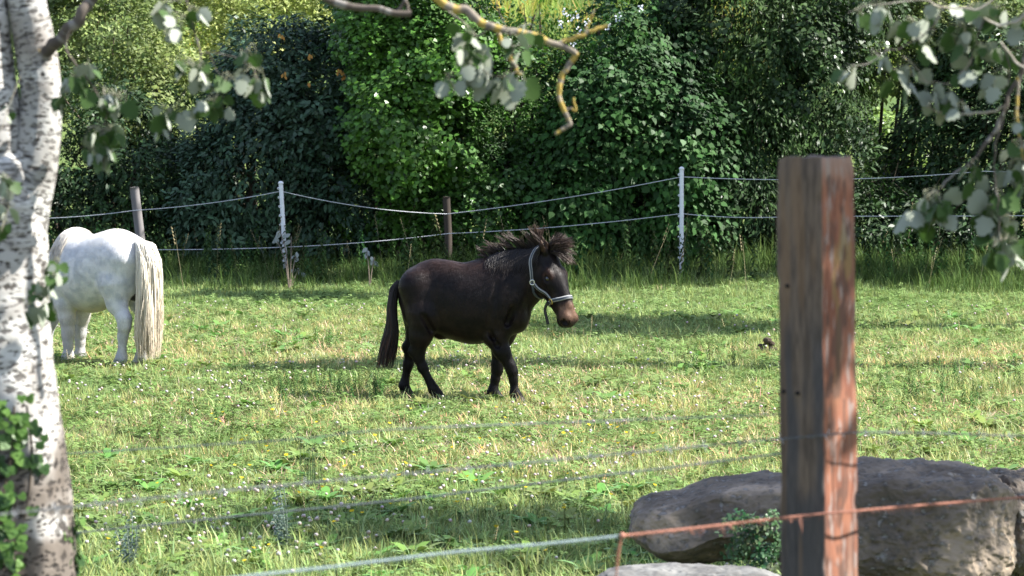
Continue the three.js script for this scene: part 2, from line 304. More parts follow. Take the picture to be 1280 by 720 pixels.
  thistle('blue green thistle in the near grass, nearest the middle of the lower fence wires', 358, 694, 1.1); thistle('small blue green thistle in the near grass right beside the pale trunk', 160, 716, 0.9);
  { const s = new Soup(), q = rng(4); for (let i = 0; i < 46; i++) blade(s, q, (q() - 0.5) * 0.14, (q() - 0.5) * 0.1, 0.16 + 0.16 * q(), 0.0016, 0.03 * q(), q() * 6.28, [0.05, 0.09, 0.04]); tag(part('rush_tuft', s.geo(), grassMat, scene), 'thin dark green rush tuft left of centre, just above the barbed wire', 'rushes').position.copy(groundPx(386, 612)); }

  // dry flowering stalks
  const st = new Soup();
  blade(st, rr, 0, 0, 0.55, 0.0016, 0.08, 0.3, [1, 1, 1]);
  for (let i = 0; i < 16; i++) { const t = 0.7 + 0.3 * i / 16, a = i * 2.1; blade(st, rr, 0, 0, 0, 0, 0, 0, [1, 1, 1]); const x = 0.08 * t * 0.95, y = 0.55 * t, c = Math.cos(a), q = Math.sin(a); const A = st.v(x, y, 0, c, 0.3, q, 1, 1, 1), B = st.v(x + c * 0.008, y + 0.012, q * 0.008, c, 0.3, q, 1, 1, 1), D = st.v(x - q * 0.003, y + 0.022, c * 0.003, c, 0.3, q, 1, 1, 1); st.t(A, B, D); }
  const sl = [];
  for (let i = 0; i < 70; i++) { const d = lerp(35.5, 38.6, r()), x = (r() * 2 - 1) * (d * 640 / FPX + 0.4); sl.push({ m: mtx(V(x, ground(x, d), -d), (r() - 0.5) * 0.7, r() * 6.28, (r() - 0.5) * 0.7, 0.7 + 0.75 * r()), c: new THREE.Color().setRGB(0.3, 0.26, 0.15) }); }
  for (let i = 0; i < 260; i++) { const d = lerp(15, 33, r()), x = (r() * 2 - 1) * (d * 640 / FPX + 0.4); sl.push({ m: mtx(V(x, ground(x, d), -d), (r() - 0.5) * 1.6, r() * 6.28, (r() - 0.5) * 1.6, 0.25 + 0.3 * r()), c: new THREE.Color().setRGB(0.5, 0.42, 0.24) }); }
  tag(copies('dry_grass_stalks', st.geo(), grassMat, sl, scene), 'thin dry brownish seed stalks standing in the long grass', 'grass stalks', null, 'stuff');
}
// ---------------------------------------------------------------- the hedge: one shrub or small tree after the other, each with stems and foliage
// a spray: a short twig with n leaves
function leafInto(s, r, o, dir, nrm, L, W, k, kind) {
  const side = dir.clone().cross(nrm).normalize(), c = [k * (0.95 + 0.1 * r()), k, k * (0.9 + 0.2 * r())], P = (u, w, h) => { const p = o.clone().addScaledVector(dir, L * u).addScaledVector(side, W * w).addScaledVector(nrm, L * h); return s.v(p.x, p.y, p.z, nrm.x, nrm.y, nrm.z, ...c); };
  if (kind === 'narrow') { const a = P(0, 0, 0), b = P(0.5, 0.5, 0.03), d = P(1, 0, -0.06), e = P(0.5, -0.5, 0.03); s.t(a, b, d); s.t(a, d, e); return; }
  const q = kind === 'heart' ? [[0.18, 0.5], [0.5, 0.46], [0.8, 0.2]] : [[0.25, 0.4], [0.55, 0.5], [0.82, 0.26]];
  const base = P(0, 0, 0), mid = q.map(([u]) => P(u, 0, -0.03)), l = q.map(([u, w]) => P(u, w, 0.03)), m = q.map(([u, w]) => P(u, -w, 0.03)), tip = P(1, 0, -0.12);
  let pm = base, pl = base, pr = base;
  for (let i = 0; i < 3; i++) { if (i === 0) { s.t(base, l[0], mid[0]); s.t(base, mid[0], m[0]); } else { s.t(pl, l[i], mid[i]); s.t(pl, mid[i], pm); s.t(pm, mid[i], m[i]); s.t(pm, m[i], pr); } pm = mid[i]; pl = l[i]; pr = m[i]; }
  s.t(pl, tip, pm); s.t(pm, tip, pr);
}
function spray(seed, n, size, L, W, kind, droop = 0.4) {
  const r = rng(seed), s = new Soup();
  for (let i = 0; i < n; i++) {
    const o = V((r() - 0.5), (r() - 0.5), (r() - 0.3)).multiplyScalar(size);
    const dir = V(r() - 0.5, (r() - 0.5) * 0.8 - droop, r() * 0.8).normalize();
    let nr = V((r() - 0.5) * 1.1, 0.75 + 0.3 * r(), 0.55 + (r() - 0.5) * 0.9).normalize();
    nr.addScaledVector(dir, -nr.dot(dir)).normalize();
    const k = 0.7 + 0.6 * r();
    leafInto(s, r, o, dir, nr, L * (0.7 + 0.6 * r()), W * (0.7 + 0.6 * r()), k, kind);
  }
  return s.geo();
}
const SPRAYS = {
  ivy: [1, 2, 3].map((k) => spray(100 + k, 19, 0.22, 0.056, 0.052, 'heart', 0.5)),
  laurel: [1, 2, 3].map((k) => spray(110 + k, 20, 0.24, 0.08, 0.031, 'oval', 0.35)),
  privet: [1, 2, 3].map((k) => spray(120 + k, 24, 0.22, 0.05, 0.026, 'narrow', -0.1)),
  hazel: [1, 2, 3].map((k) => spray(130 + k, 17, 0.26, 0.07, 0.052, 'heart', 0.55)),
  willow: [1, 2, 3].map((k) => spray(140 + k, 22, 0.26, 0.07, 0.024, 'narrow', 0.8)),
  small: [1, 2, 3].map((k) => spray(150 + k, 18, 0.24, 0.06, 0.042, 'narrow', 0.2)),
};
const leafMats = {
  ivy: leafMat({ clearcoat: 0.6, clearcoatRoughness: 0.3, transmission: 0.3 }), laurel: leafMat({ clearcoat: 0.5, clearcoatRoughness: 0.4, transmission: 0.12 }),
  privet: leafMat({ clearcoat: 0.35 }), hazel: leafMat({ clearcoat: 0.2, clearcoatRoughness: 0.4, transmission: 0.3 }), willow: leafMat({ transmission: 0.35, clearcoat: 0.3, clearcoatRoughness: 0.3 }), small: leafMat({ transmission: 0.4 }),
};
const twigMat = new THREE.MeshStandardMaterial({ color: new THREE.Color().setRGB(0.11, 0.085, 0.06), roughness: 0.95 });
// blobs: [px, py, distance, rx px, ry px, depth m]
function shrub(name, label, category, kind, colA, colB, blobs, dens, opt = {}) {
  const mixed = opt.mix ?? 'privet', kinds = [kind, kind, kind, mixed, mixed, mixed], r = rng(opt.seed ?? 1), lists = kinds.map(() => []), xs = [];
  const sd = (opt.seed ?? 1) * 3.7;
  for (const [px, py, d, rx, ry, rz] of blobs) {
    const c = at(px, py, d), sx = rx * d / FPX, sy = ry * d / FPX;
    xs.push(c);
    const n = Math.round(dens * (sx * sy + sx * rz + sy * rz) * 4.2);
    for (let i = 0; i < n; i++) {
      let v = V(r() * 2 - 1, r() * 2 - 1, r() * 2 - 1); if (v.lengthSq() > 1 || v.lengthSq() < 0.01) { i--; continue; }
      v.normalize(); if (v.z < -0.35 && r() < 0.75) v.z *= -1;
      const lump = 0.74 + 0.5 * fbm(v.x * 2.1 + c.x * 1.3 + sd, v.y * 2.1 + c.y, v.z * 2.1 + sd, 3), q = lump * (1 - 0.42 * r() * r());
      const p = V(c.x + v.x * sx * q, c.y + v.y * sy * q, c.z + v.z * rz * q);
      const g = ground(p.x, -p.z); if (p.y < g + 0.05) continue;
      if (fbm(p.x * 2.2 + sd, p.y * 2.2, p.z * 2.2, 2) < (opt.gaps ?? 0.34)) continue;
      const k = 0.7 + 0.6 * r(), t = clamp(fbm(p.x * 1.5, p.y * 1.5, p.z * 1.5 + sd, 2) * 1.6 - 0.3 + (r() - 0.5) * 0.5, 0, 1), col = mix3(colA, colB, t);
      const yaw = Math.atan2(v.x, v.z), pit = -v.y * 0.6;
      const other = fbm(p.x * 1.1 + 9 + sd, p.y * 1.1, p.z, 2) > 0.56 && r() < 0.75;
      lists[Math.floor(r() * 3) + (other ? 3 : 0)].push({ m: mtx(p, pit + (r() - 0.5) * 0.7, yaw + (r() - 0.5) * 1.0, (r() - 0.5) * 1.4, 0.75 + 0.5 * r()), c: new THREE.Color().setRGB(col[0] * k, col[1] * k, col[2] * k) });
    }
  }
  const base = opt.base ?? at(blobs[0][0], 350, blobs[0][2]); base.y = ground(base.x, -base.z);
  const o = thing(name, label, category, base, opt.group);
  const inv = new THREE.Matrix4().makeTranslation(-base.x, -base.y, -base.z);
  lists.forEach((L, i) => { if (!L.length) return; L.forEach((it) => it.m.premultiply(inv)); copies('foliage', SPRAYS[kinds[i]][i % 3], leafMats[kinds[i]], L, o); });
  const s = new Soup();
  for (const c of xs) for (let j = 0; j < (opt.stems ?? 3); j++) {
    const b = V((r() - 0.5) * 0.5 + (c.x - base.x) * 0.6, -0.05, (r() - 0.5) * 0.4 + (c.z - base.z) * 0.7), t = V(c.x - base.x + (r() - 0.5) * 0.9, c.y - base.y + 0.2 + r() * 0.4, c.z - base.z + (r() - 0.5) * 0.5), m = b.clone().lerp(t, 0.5).add(V((r() - 0.5) * 0.4, 0.2, (r() - 0.5) * 0.3));
    const R = 0.018 + 0.02 * r();
    tubeInto(s, [b, m, t], (q) => R * (1 - 0.7 * q), 5);
    for (let k = 0; k < 3; k++) { const e = m.clone().lerp(t, r()); tubeInto(s, [e, e.clone().add(V((r() - 0.5) * 0.7, r() * 0.5, (r() - 0.2) * 0.6))], (q) => 0.008 * (1 - 0.6 * q), 4); }
  }
  part('stems', s.geo(false), twigMat, o);
  return o;
}
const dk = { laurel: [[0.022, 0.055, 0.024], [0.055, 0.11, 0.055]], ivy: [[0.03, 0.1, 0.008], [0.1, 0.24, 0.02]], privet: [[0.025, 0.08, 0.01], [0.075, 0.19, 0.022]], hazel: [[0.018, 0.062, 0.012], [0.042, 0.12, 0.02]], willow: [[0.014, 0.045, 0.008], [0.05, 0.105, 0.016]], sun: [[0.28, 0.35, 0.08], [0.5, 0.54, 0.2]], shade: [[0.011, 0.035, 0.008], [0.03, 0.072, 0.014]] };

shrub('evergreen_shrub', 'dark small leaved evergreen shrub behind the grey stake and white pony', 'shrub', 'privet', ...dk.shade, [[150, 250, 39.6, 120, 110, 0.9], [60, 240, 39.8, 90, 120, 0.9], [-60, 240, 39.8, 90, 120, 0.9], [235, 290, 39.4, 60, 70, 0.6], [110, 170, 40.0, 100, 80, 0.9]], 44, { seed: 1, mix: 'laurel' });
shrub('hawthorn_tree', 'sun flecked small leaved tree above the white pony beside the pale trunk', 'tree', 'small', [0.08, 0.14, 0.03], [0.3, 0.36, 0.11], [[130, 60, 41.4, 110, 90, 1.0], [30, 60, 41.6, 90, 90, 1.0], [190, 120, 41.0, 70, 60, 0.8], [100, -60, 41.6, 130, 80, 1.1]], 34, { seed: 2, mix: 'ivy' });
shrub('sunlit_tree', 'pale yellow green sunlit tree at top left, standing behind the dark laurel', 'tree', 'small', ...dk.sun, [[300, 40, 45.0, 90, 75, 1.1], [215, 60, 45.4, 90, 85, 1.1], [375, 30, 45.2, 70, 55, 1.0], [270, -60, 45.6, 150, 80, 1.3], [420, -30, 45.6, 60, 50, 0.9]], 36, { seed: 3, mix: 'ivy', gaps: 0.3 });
const laurel = shrub('laurel_bush', 'dark blue green laurel bush with a few orange leaves behind the left white post', 'bush', 'laurel', ...dk.laurel, [[345, 200, 39.3, 95, 130, 0.95], [285, 250, 39.2, 80, 100, 0.85], [405, 140, 39.3, 60, 90, 0.8], [415, 260, 39.2, 70, 90, 0.75], [350, 100, 39.6, 80, 70, 0.9]], 46, { seed: 4, mix: 'ivy' });
{ const r = rng(9), m = new THREE.MeshPhysicalMaterial({ color: new THREE.Color().setRGB(0.5, 0.24, 0.03), roughness: 0.8, side: THREE.DoubleSide, transmission: 0.4, thickness: 0 });
  for (const [px, py] of [[352, 44], [386, 68], [356, 92], [386, 104], [428, 92], [430, 96], [424, 88]]) { const s = new Soup(), p = at(px, py, 38.35).sub(laurel.position); for (let i = 0; i < 3; i++) leafInto(s, r, V((r() - 0.5) * 0.05, (r() - 0.5) * 0.05, 0), V(r() - 0.5, -0.8, 0.2).normalize(), V(0, 0.3, 1).normalize(), 0.055, 0.03, 1, 'oval'); const o = part('orange_leaf', s.geo(), m, laurel); o.position.copy(p); } }
shrub('ivy_column', 'bright glossy ivy covered column with sunlit heart shaped leaves, left of centre', 'ivy', 'ivy', ...dk.ivy, [[500, 130, 38.9, 85, 120, 1.0], [465, 60, 39.1, 70, 90, 0.9], [545, 70, 38.9, 75, 85, 0.95], [520, -30, 39.2, 110, 80, 1.0], [560, 160, 38.8, 55, 70, 0.7], [480, 240, 39.2, 65, 80, 0.7], [540, 270, 39.1, 50, 60, 0.6]], 50, { seed: 5, mix: 'small', gaps: 0.4 });
shrub('privet_bush', 'mid green small leaved privet bush at the brown stake behind the dark pony', 'bush', 'privet', ...dk.privet, [[610, 200, 39.1, 70, 90, 0.8], [600, 270, 38.9, 80, 70, 0.7], [650, 130, 39.3, 70, 80, 0.8], [680, 240, 39.1, 60, 80, 0.7], [630, 75, 39.7, 55, 50, 0.8]], 48, { seed: 6, mix: 'ivy' });
const lilac = shrub('lilac_bush', 'broad bluish green leaved lilac bush in shade, left of the right white post', 'bush', 'hazel', ...dk.hazel, [[770, 170, 39.2, 110, 130, 1.0], [720, 240, 39.0, 80, 90, 0.8], [840, 200, 39.1, 85, 110, 0.85], [790, 70, 39.6, 90, 70, 0.9], [850, 280, 38.9, 70, 60, 0.6], [745, 300, 38.9, 70, 50, 0.6]], 48, { seed: 7, mix: 'privet', gaps: 0.37 });
shrub('willow_tree', 'narrow leaved willow with hanging sunlit twigs above the right white post', 'tree', 'willow', ...dk.willow, [[930, 60, 39.9, 90, 110, 1.0], [1000, 90, 39.7, 80, 120, 0.95], [880, 20, 40.0, 80, 70, 1.0], [960, 180, 39.5, 80, 80, 0.8], [1040, 20, 40.1, 90, 80, 1.0], [930, 250, 39.2, 75, 60, 0.7], [850, -60, 40.4, 110, 60, 1.1], [980, -70, 40.4, 120, 70, 1.1]], 44, { seed: 8, mix: 'ivy' });
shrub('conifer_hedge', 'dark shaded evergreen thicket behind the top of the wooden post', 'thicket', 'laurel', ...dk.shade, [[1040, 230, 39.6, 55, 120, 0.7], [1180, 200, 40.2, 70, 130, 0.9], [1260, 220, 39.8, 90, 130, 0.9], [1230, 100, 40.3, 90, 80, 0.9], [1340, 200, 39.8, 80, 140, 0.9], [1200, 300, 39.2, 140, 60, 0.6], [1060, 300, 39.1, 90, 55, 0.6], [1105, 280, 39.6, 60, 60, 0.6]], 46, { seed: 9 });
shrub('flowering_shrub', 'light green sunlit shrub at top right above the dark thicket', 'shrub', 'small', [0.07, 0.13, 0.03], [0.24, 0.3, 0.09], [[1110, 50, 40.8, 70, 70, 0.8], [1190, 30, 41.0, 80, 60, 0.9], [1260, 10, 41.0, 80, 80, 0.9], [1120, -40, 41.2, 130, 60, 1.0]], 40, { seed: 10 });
{ const r = rng(19), m = new THREE.MeshPhysicalMaterial({ color: new THREE.Color().setRGB(0.7, 0.72, 0.78), roughness: 0.9, side: THREE.DoubleSide });
  for (const [px, py] of [[706, 14], [714, 24], [720, 18], [700, 30], [724, 40], [716, 58], [760, 34], [772, 22], [800, 10], [735, 28]]) { const s = new Soup(), p = at(px, py, 38.7).sub(lilac.position); for (let i = 0; i < 9; i++) leafInto(s, r, V((r() - 0.5) * 0.07, (r() - 0.5) * 0.09, (r() - 0.5) * 0.05), V(r() - 0.5, r() - 0.5, 0.2).normalize(), V(r() - 0.5, 0.4, 1).normalize(), 0.026, 0.022, 1, 'oval'); part('blossom', s.geo(), m, lilac).position.copy(p); } }
{ const o = thing('pale_post', 'pale old post standing in the hedge top, above the right white post', 'post', at(842, 350, 41.5)); o.position.y = ground(o.position.x, 41.5) - 0.05; const h = at(842, -14, 41.5).y - o.position.y, s = new Soup(); tubeInto(s, [V(0, 0, 0), V(0.01, h * 0.5, 0), V(-0.02, h, 0)], 0.055, 10, (t, a, p) => { const n = fbm(a * 2, p.y * 3, 2, 3); return [0.4 + 0.3 * n, 0.38 + 0.3 * n, 0.35 + 0.3 * n]; }, 20); part('shaft', s.geo(), new THREE.MeshStandardMaterial({ vertexColors: true, roughness: 0.95 }), o); }
// a second row behind, so that the paddock beyond shows only through gaps
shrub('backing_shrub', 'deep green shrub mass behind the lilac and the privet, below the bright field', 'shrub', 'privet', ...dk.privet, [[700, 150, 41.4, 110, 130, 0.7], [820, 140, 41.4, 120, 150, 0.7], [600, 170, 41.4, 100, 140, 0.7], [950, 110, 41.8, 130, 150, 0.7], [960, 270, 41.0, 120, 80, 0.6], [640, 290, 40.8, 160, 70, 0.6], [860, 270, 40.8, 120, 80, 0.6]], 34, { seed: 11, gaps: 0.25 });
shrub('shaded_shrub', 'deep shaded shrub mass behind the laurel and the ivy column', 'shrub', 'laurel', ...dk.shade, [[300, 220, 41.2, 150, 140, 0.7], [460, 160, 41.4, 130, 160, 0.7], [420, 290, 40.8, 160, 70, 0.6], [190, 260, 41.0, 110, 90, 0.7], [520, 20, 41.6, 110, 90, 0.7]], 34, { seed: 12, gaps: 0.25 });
shrub('bright_bush', 'bright sunlit yellow green bush seen through the gap in the dark thicket', 'bush', 'ivy', [0.15, 0.26, 0.04], [0.26, 0.38, 0.07], [[1108, 190, 43.5, 30, 45, 0.5], [1135, 215, 43.7, 26, 30, 0.5]], 60, { seed: 13, gaps: 0.2 });
// ---------------------------------------------------------------- ponies: a distance field meshed as one continuous body
const BIG = 1e3;
class Field {
  constructor(lo, hi, cell) { this.lo = lo; this.cell = cell; this.n = [0, 1, 2].map((k) => Math.ceil((hi[k] - lo[k]) / cell) + 1); this.f = new Float32Array(this.n[0] * this.n[1] * this.n[2]).fill(BIG); }
  each(b0, b1, fn) {
    const { lo, cell, n } = this, a = [0, 1, 2].map((k) => Math.max(0, Math.floor((b0[k] - lo[k]) / cell))), e = [0, 1, 2].map((k) => Math.min(n[k] - 1, Math.ceil((b1[k] - lo[k]) / cell)));
    for (let z = a[2]; z <= e[2]; z++) for (let y = a[1]; y <= e[1]; y++) { let i = (z * n[1] + y) * n[0] + a[0]; for (let x = a[0]; x <= e[0]; x++, i++) this.f[i] = fn(this.f[i], lo[0] + x * cell, lo[1] + y * cell, lo[2] + z * cell); }
  }
  join(d, b0, b1, k) { const m = k + 6; this.each(b0.map((x) => x - m), b1.map((x) => x + m), (f, x, y, z) => { const g = d(x, y, z), h = Math.max(k - Math.abs(f - g), 0) / k; return Math.min(f, g) - h * h * k * 0.25; }); }
  carve(d, b0, b1, k) { this.each(b0.map((x) => x - 3), b1.map((x) => x + 3), (f, x, y, z) => { const g = -d(x, y, z), h = Math.max(k - Math.abs(f - g), 0) / k; return Math.max(f, g) + h * h * k * 0.25; }); }
  // tapered capsule; w squeezes it across z
  cone(a, b, ra, rb, k = 6, w = 1) {
    const B = [b[0] - a[0], b[1] - a[1], b[2] - a[2]], L = B[0] ** 2 + B[1] ** 2 + B[2] ** 2, R = Math.max(ra, rb);
    this.join((x, y, z) => { const t = clamp(((x - a[0]) * B[0] + (y - a[1]) * B[1] + (z - a[2]) * B[2]) / L, 0, 1), dx = x - a[0] - B[0] * t, dy = y - a[1] - B[1] * t, dz = (z - a[2] - B[2] * t) / w; return (Math.sqrt(dx * dx + dy * dy + dz * dz) - lerp(ra, rb, t)) * Math.min(1, w); }, [0, 1, 2].map((i) => Math.min(a[i], b[i]) - R * 1.1), [0, 1, 2].map((i) => Math.max(a[i], b[i]) + R * 1.1), k);
  }
  // ellipsoid on axes [A, U, S] (unit vectors), radii r
  ell(c, r, k = 6, ax = [[1, 0, 0], [0, 1, 0], [0, 0, 1]], carve = false) {
    const R = Math.max(...r), d = (x, y, z) => { const p = [x - c[0], y - c[1], z - c[2]], q = ax.map((A, i) => (p[0] * A[0] + p[1] * A[1] + p[2] * A[2]) / r[i]), k0 = Math.hypot(...q), k1 = Math.hypot(q[0] / r[0], q[1] / r[1], q[2] / r[2]); return k1 < 1e-6 ? -Math.min(...r) : k0 * (k0 - 1) / k1; };
    this[carve ? 'carve' : 'join'](d, c.map((x) => x - R), c.map((x) => x + R), k);
  }
  // trunk: stations [x, y of back, y of belly, half width], middle z = zc(x)
  loft(st, zc, k = 6, ex = 2.25) {
    const cr = (a, b, c, d, t) => 0.5 * (2 * b + (c - a) * t + (2 * a - 5 * b + 4 * c - d) * t * t + (3 * b - a - 3 * c + d) * t ** 3);
    const get = (x) => { let i = 0; while (i < st.length - 2 && x > st[i + 1][0]) i++; const A = st[Math.max(0, i - 1)], B = st[i], C = st[i + 1], D = st[Math.min(st.length - 1, i + 2)], t = clamp((x - B[0]) / (C[0] - B[0]), 0, 1); return [1, 2, 3].map((q) => cr(A[q], B[q], C[q], D[q], t)); };
    const x0 = st[0][0], x1 = st[st.length - 1][0], cache = new Map();
    this.join((x, y, z) => {
      const xc = clamp(x, x0, x1), key = Math.round(xc * 4); let s = cache.get(key); if (!s) cache.set(key, s = get(key / 4));
      const h = Math.max(2, Math.abs(s[1] - s[0]) / 2), cy = (s[0] + s[1]) / 2, w = Math.max(2, s[2]), u = (y - cy) / h, v = (z - zc(xc)) / w, q = Math.pow(Math.pow(Math.abs(u), ex) + Math.pow(Math.abs(v), ex), 1 / ex), ox = x - xc;
      const g = (q - 1) * Math.min(h, w) * (q > 1 ? 1 : 0.9); return ox ? Math.hypot(Math.max(g, 0), ox) + Math.min(g, 0) * 0 : g;
    }, [x0, Math.min(...st.map((s) => s[1])), Math.min(zc(x0), zc(x1)) - 48], [x1, Math.max(...st.map((s) => s[2])), Math.max(zc(x0), zc(x1)) + 48], k);
  }
  at(x, y, z) {
    const { lo, cell, n, f } = this, X = clamp((x - lo[0]) / cell, 0, n[0] - 1.001), Y = clamp((y - lo[1]) / cell, 0, n[1] - 1.001), Z = clamp((z - lo[2]) / cell, 0, n[2] - 1.001), i = X | 0, j = Y | 0, k = Z | 0, a = X - i, b = Y - j, c = Z - k, I = (k * n[1] + j) * n[0] + i, q = n[0], w = n[0] * n[1];
    return lerp(lerp(lerp(f[I], f[I + 1], a), lerp(f[I + q], f[I + q + 1], a), b), lerp(lerp(f[I + w], f[I + w + 1], a), lerp(f[I + w + q], f[I + w + q + 1], a), b), c);
  }
  grad(x, y, z, e = 1) { const g = [this.at(x + e, y, z) - this.at(x - e, y, z), this.at(x, y + e, z) - this.at(x, y - e, z), this.at(x, y, z + e) - this.at(x, y, z - e)], l = Math.hypot(...g) || 1; return g.map((q) => q / l); }
  // put a point on the skin, off units outside
  snap(p, off = 0) { let q = [...p]; for (let i = 0; i < 24; i++) { const g = this.grad(...q), d = clamp(this.at(...q) - off, -3, 3); q = q.map((v, j) => v - g[j] * d * 0.7); } return q; }
  blur(times) { const { n, f } = this, w = n[0], h = n[0] * n[1]; for (let t = 0; t < times; t++) for (const o of [1, w, h]) { let prev = f[0]; for (let i = 1; i < f.length - h; i++) { const c = f[i]; f[i] = 0.25 * prev + 0.5 * c + 0.25 * f[i + o]; if (o === 1) prev = c; else prev = i + 1 - o >= 0 ? f[i + 1 - o] : c; } } }
  mesh(color, toWorld) {   // surface nets
    const { n, f, lo, cell } = this, [nx, ny, nz] = n, id = new Int32Array(nx * ny * nz).fill(-1), P = [], C = [], U = [], I = [], O = [0, 1, nx, nx + 1, nx * ny, nx * ny + 1, nx * ny + nx, nx * ny + nx + 1];
    const E = [[0, 1], [2, 3], [4, 5], [6, 7], [0, 2], [1, 3], [4, 6], [5, 7], [0, 4], [1, 5], [2, 6], [3, 7]];
    const raw = [];
    for (let z = 0; z < nz - 1; z++) for (let y = 0; y < ny - 1; y++) for (let x = 0; x < nx - 1; x++) {
      const b = (z * ny + y) * nx + x; let neg = 0; for (let k = 0; k < 8; k++) if (f[b + O[k]] < 0) neg++;
      if (!neg || neg === 8) continue;
      let sx = 0, sy = 0, sz = 0, m = 0;
      for (const [p, q] of E) { const A = f[b + O[p]], B = f[b + O[q]]; if (A < 0 === B < 0) continue; const t = A / (A - B); sx += lerp(p & 1, q & 1, t); sy += lerp((p >> 1) & 1, (q >> 1) & 1, t); sz += lerp(p >> 2, q >> 2, t); m++; }
      id[b] = raw.length; raw.push([lo[0] + (x + sx / m) * cell, lo[1] + (y + sy / m) * cell, lo[2] + (z + sz / m) * cell]);
    }
    for (let z = 1; z < nz - 1; z++) for (let y = 1; y < ny - 1; y++) for (let x = 1; x < nx - 1; x++) {
      const b = (z * ny + y) * nx + x, s = f[b] < 0;
      const quad = (a, c, d, e, flip) => { if (a < 0 || c < 0 || d < 0 || e < 0) return; if (flip) I.push(a, d, c, a, e, d); else I.push(a, c, d, a, d, e); };
      if (s !== f[b + 1] < 0) quad(id[b - nx - nx * ny], id[b - nx * ny], id[b], id[b - nx], !s);
      if (s !== f[b + nx] < 0) quad(id[b - 1 - nx * ny], id[b - nx * ny], id[b], id[b - 1], s);
      if (s !== f[b + nx * ny] < 0) quad(id[b - 1 - nx], id[b - nx], id[b], id[b - 1], !s);
    }
    const Nn = [];
    for (const p of raw) { const w = toWorld(p); P.push(...w); const g = this.grad(p[0], p[1], p[2], cell * 1.2); Nn.push(g[0], -g[1], g[2]); C.push(...color(p, g)); U.push(w[0] * 3, w[1] * 3 + w[2]); }
    // picture y runs down, so the winding turns over
    for (let i = 0; i < I.length; i += 3) { const t = I[i + 1]; I[i + 1] = I[i + 2]; I[i + 2] = t; }
    const g = new THREE.BufferGeometry();
    g.setAttribute('position', new THREE.Float32BufferAttribute(P, 3)); g.setAttribute('normal', new THREE.Float32BufferAttribute(Nn, 3)); g.setAttribute('color', new THREE.Float32BufferAttribute(C, 3)); g.setAttribute('uv', new THREE.Float32BufferAttribute(U, 2)); g.setIndex(I);
    return g;
  }
}
// hairs as thin three sided tapering strands
function strand(s, pts, w, col, r) {
  const N = pts.length - 1; let prev = null;
  for (let i = 0; i <= N; i++) {
    const p = pts[i], a = pts[Math.max(0, i - 1)], b = pts[Math.min(N, i + 1)], T = b.clone().sub(a).normalize(), A = T.clone().cross(V(0.3, 0.2, 1)).normalize(), B = T.clone().cross(A), q = w * (1 - 0.75 * (i / N) ** 2), row = [];
    const c = typeof col === 'function' ? col(i / N) : col;
    for (let k = 0; k < 3; k++) { const an = k * 2.094 + r, nx = A.x * Math.cos(an) + B.x * Math.sin(an), ny = A.y * Math.cos(an) + B.y * Math.sin(an), nz = A.z * Math.cos(an) + B.z * Math.sin(an); row.push(s.v(p.x + nx * q, p.y + ny * q, p.z + nz * q, nx, ny, nz, ...c)); }
    if (prev) for (let k = 0; k < 3; k++) { const l = (k + 1) % 3; s.t(prev[k], prev[l], row[k]); s.t(prev[l], row[l], row[k]); }
    prev = row;
  }
}
const bez = (pts, n) => { const o = []; for (let i = 0; i <= n; i++) { const t = i / n; let q = pts.map((p) => p.clone()); while (q.length > 1) q = q.slice(1).map((p, k) => q[k].clone().lerp(p, t)); o.push(q[0]); } return o; };
// coat with fine hair relief
const coatBump = grayTexture(512, 512, (u, v) => 0.6 * noise3(u * 90, v * 28, 3) + 0.4 * noise3(u * 200, v * 60, 8));
const hairMat = new THREE.MeshPhysicalMaterial({ vertexColors: true, roughness: 0.45, sheen: 0.15, sheenColor: new THREE.Color(0.5, 0.42, 0.38), sheenRoughness: 0.5, specularIntensity: 0.7 });

function legs(F, list, w) { for (const L of list) for (let i = 0; i + 1 < L.length; i++) F.cone(L[i].slice(0, 3), L[i + 1].slice(0, 3), L[i][3], L[i + 1][3], L[i][4] ?? 6, w); }
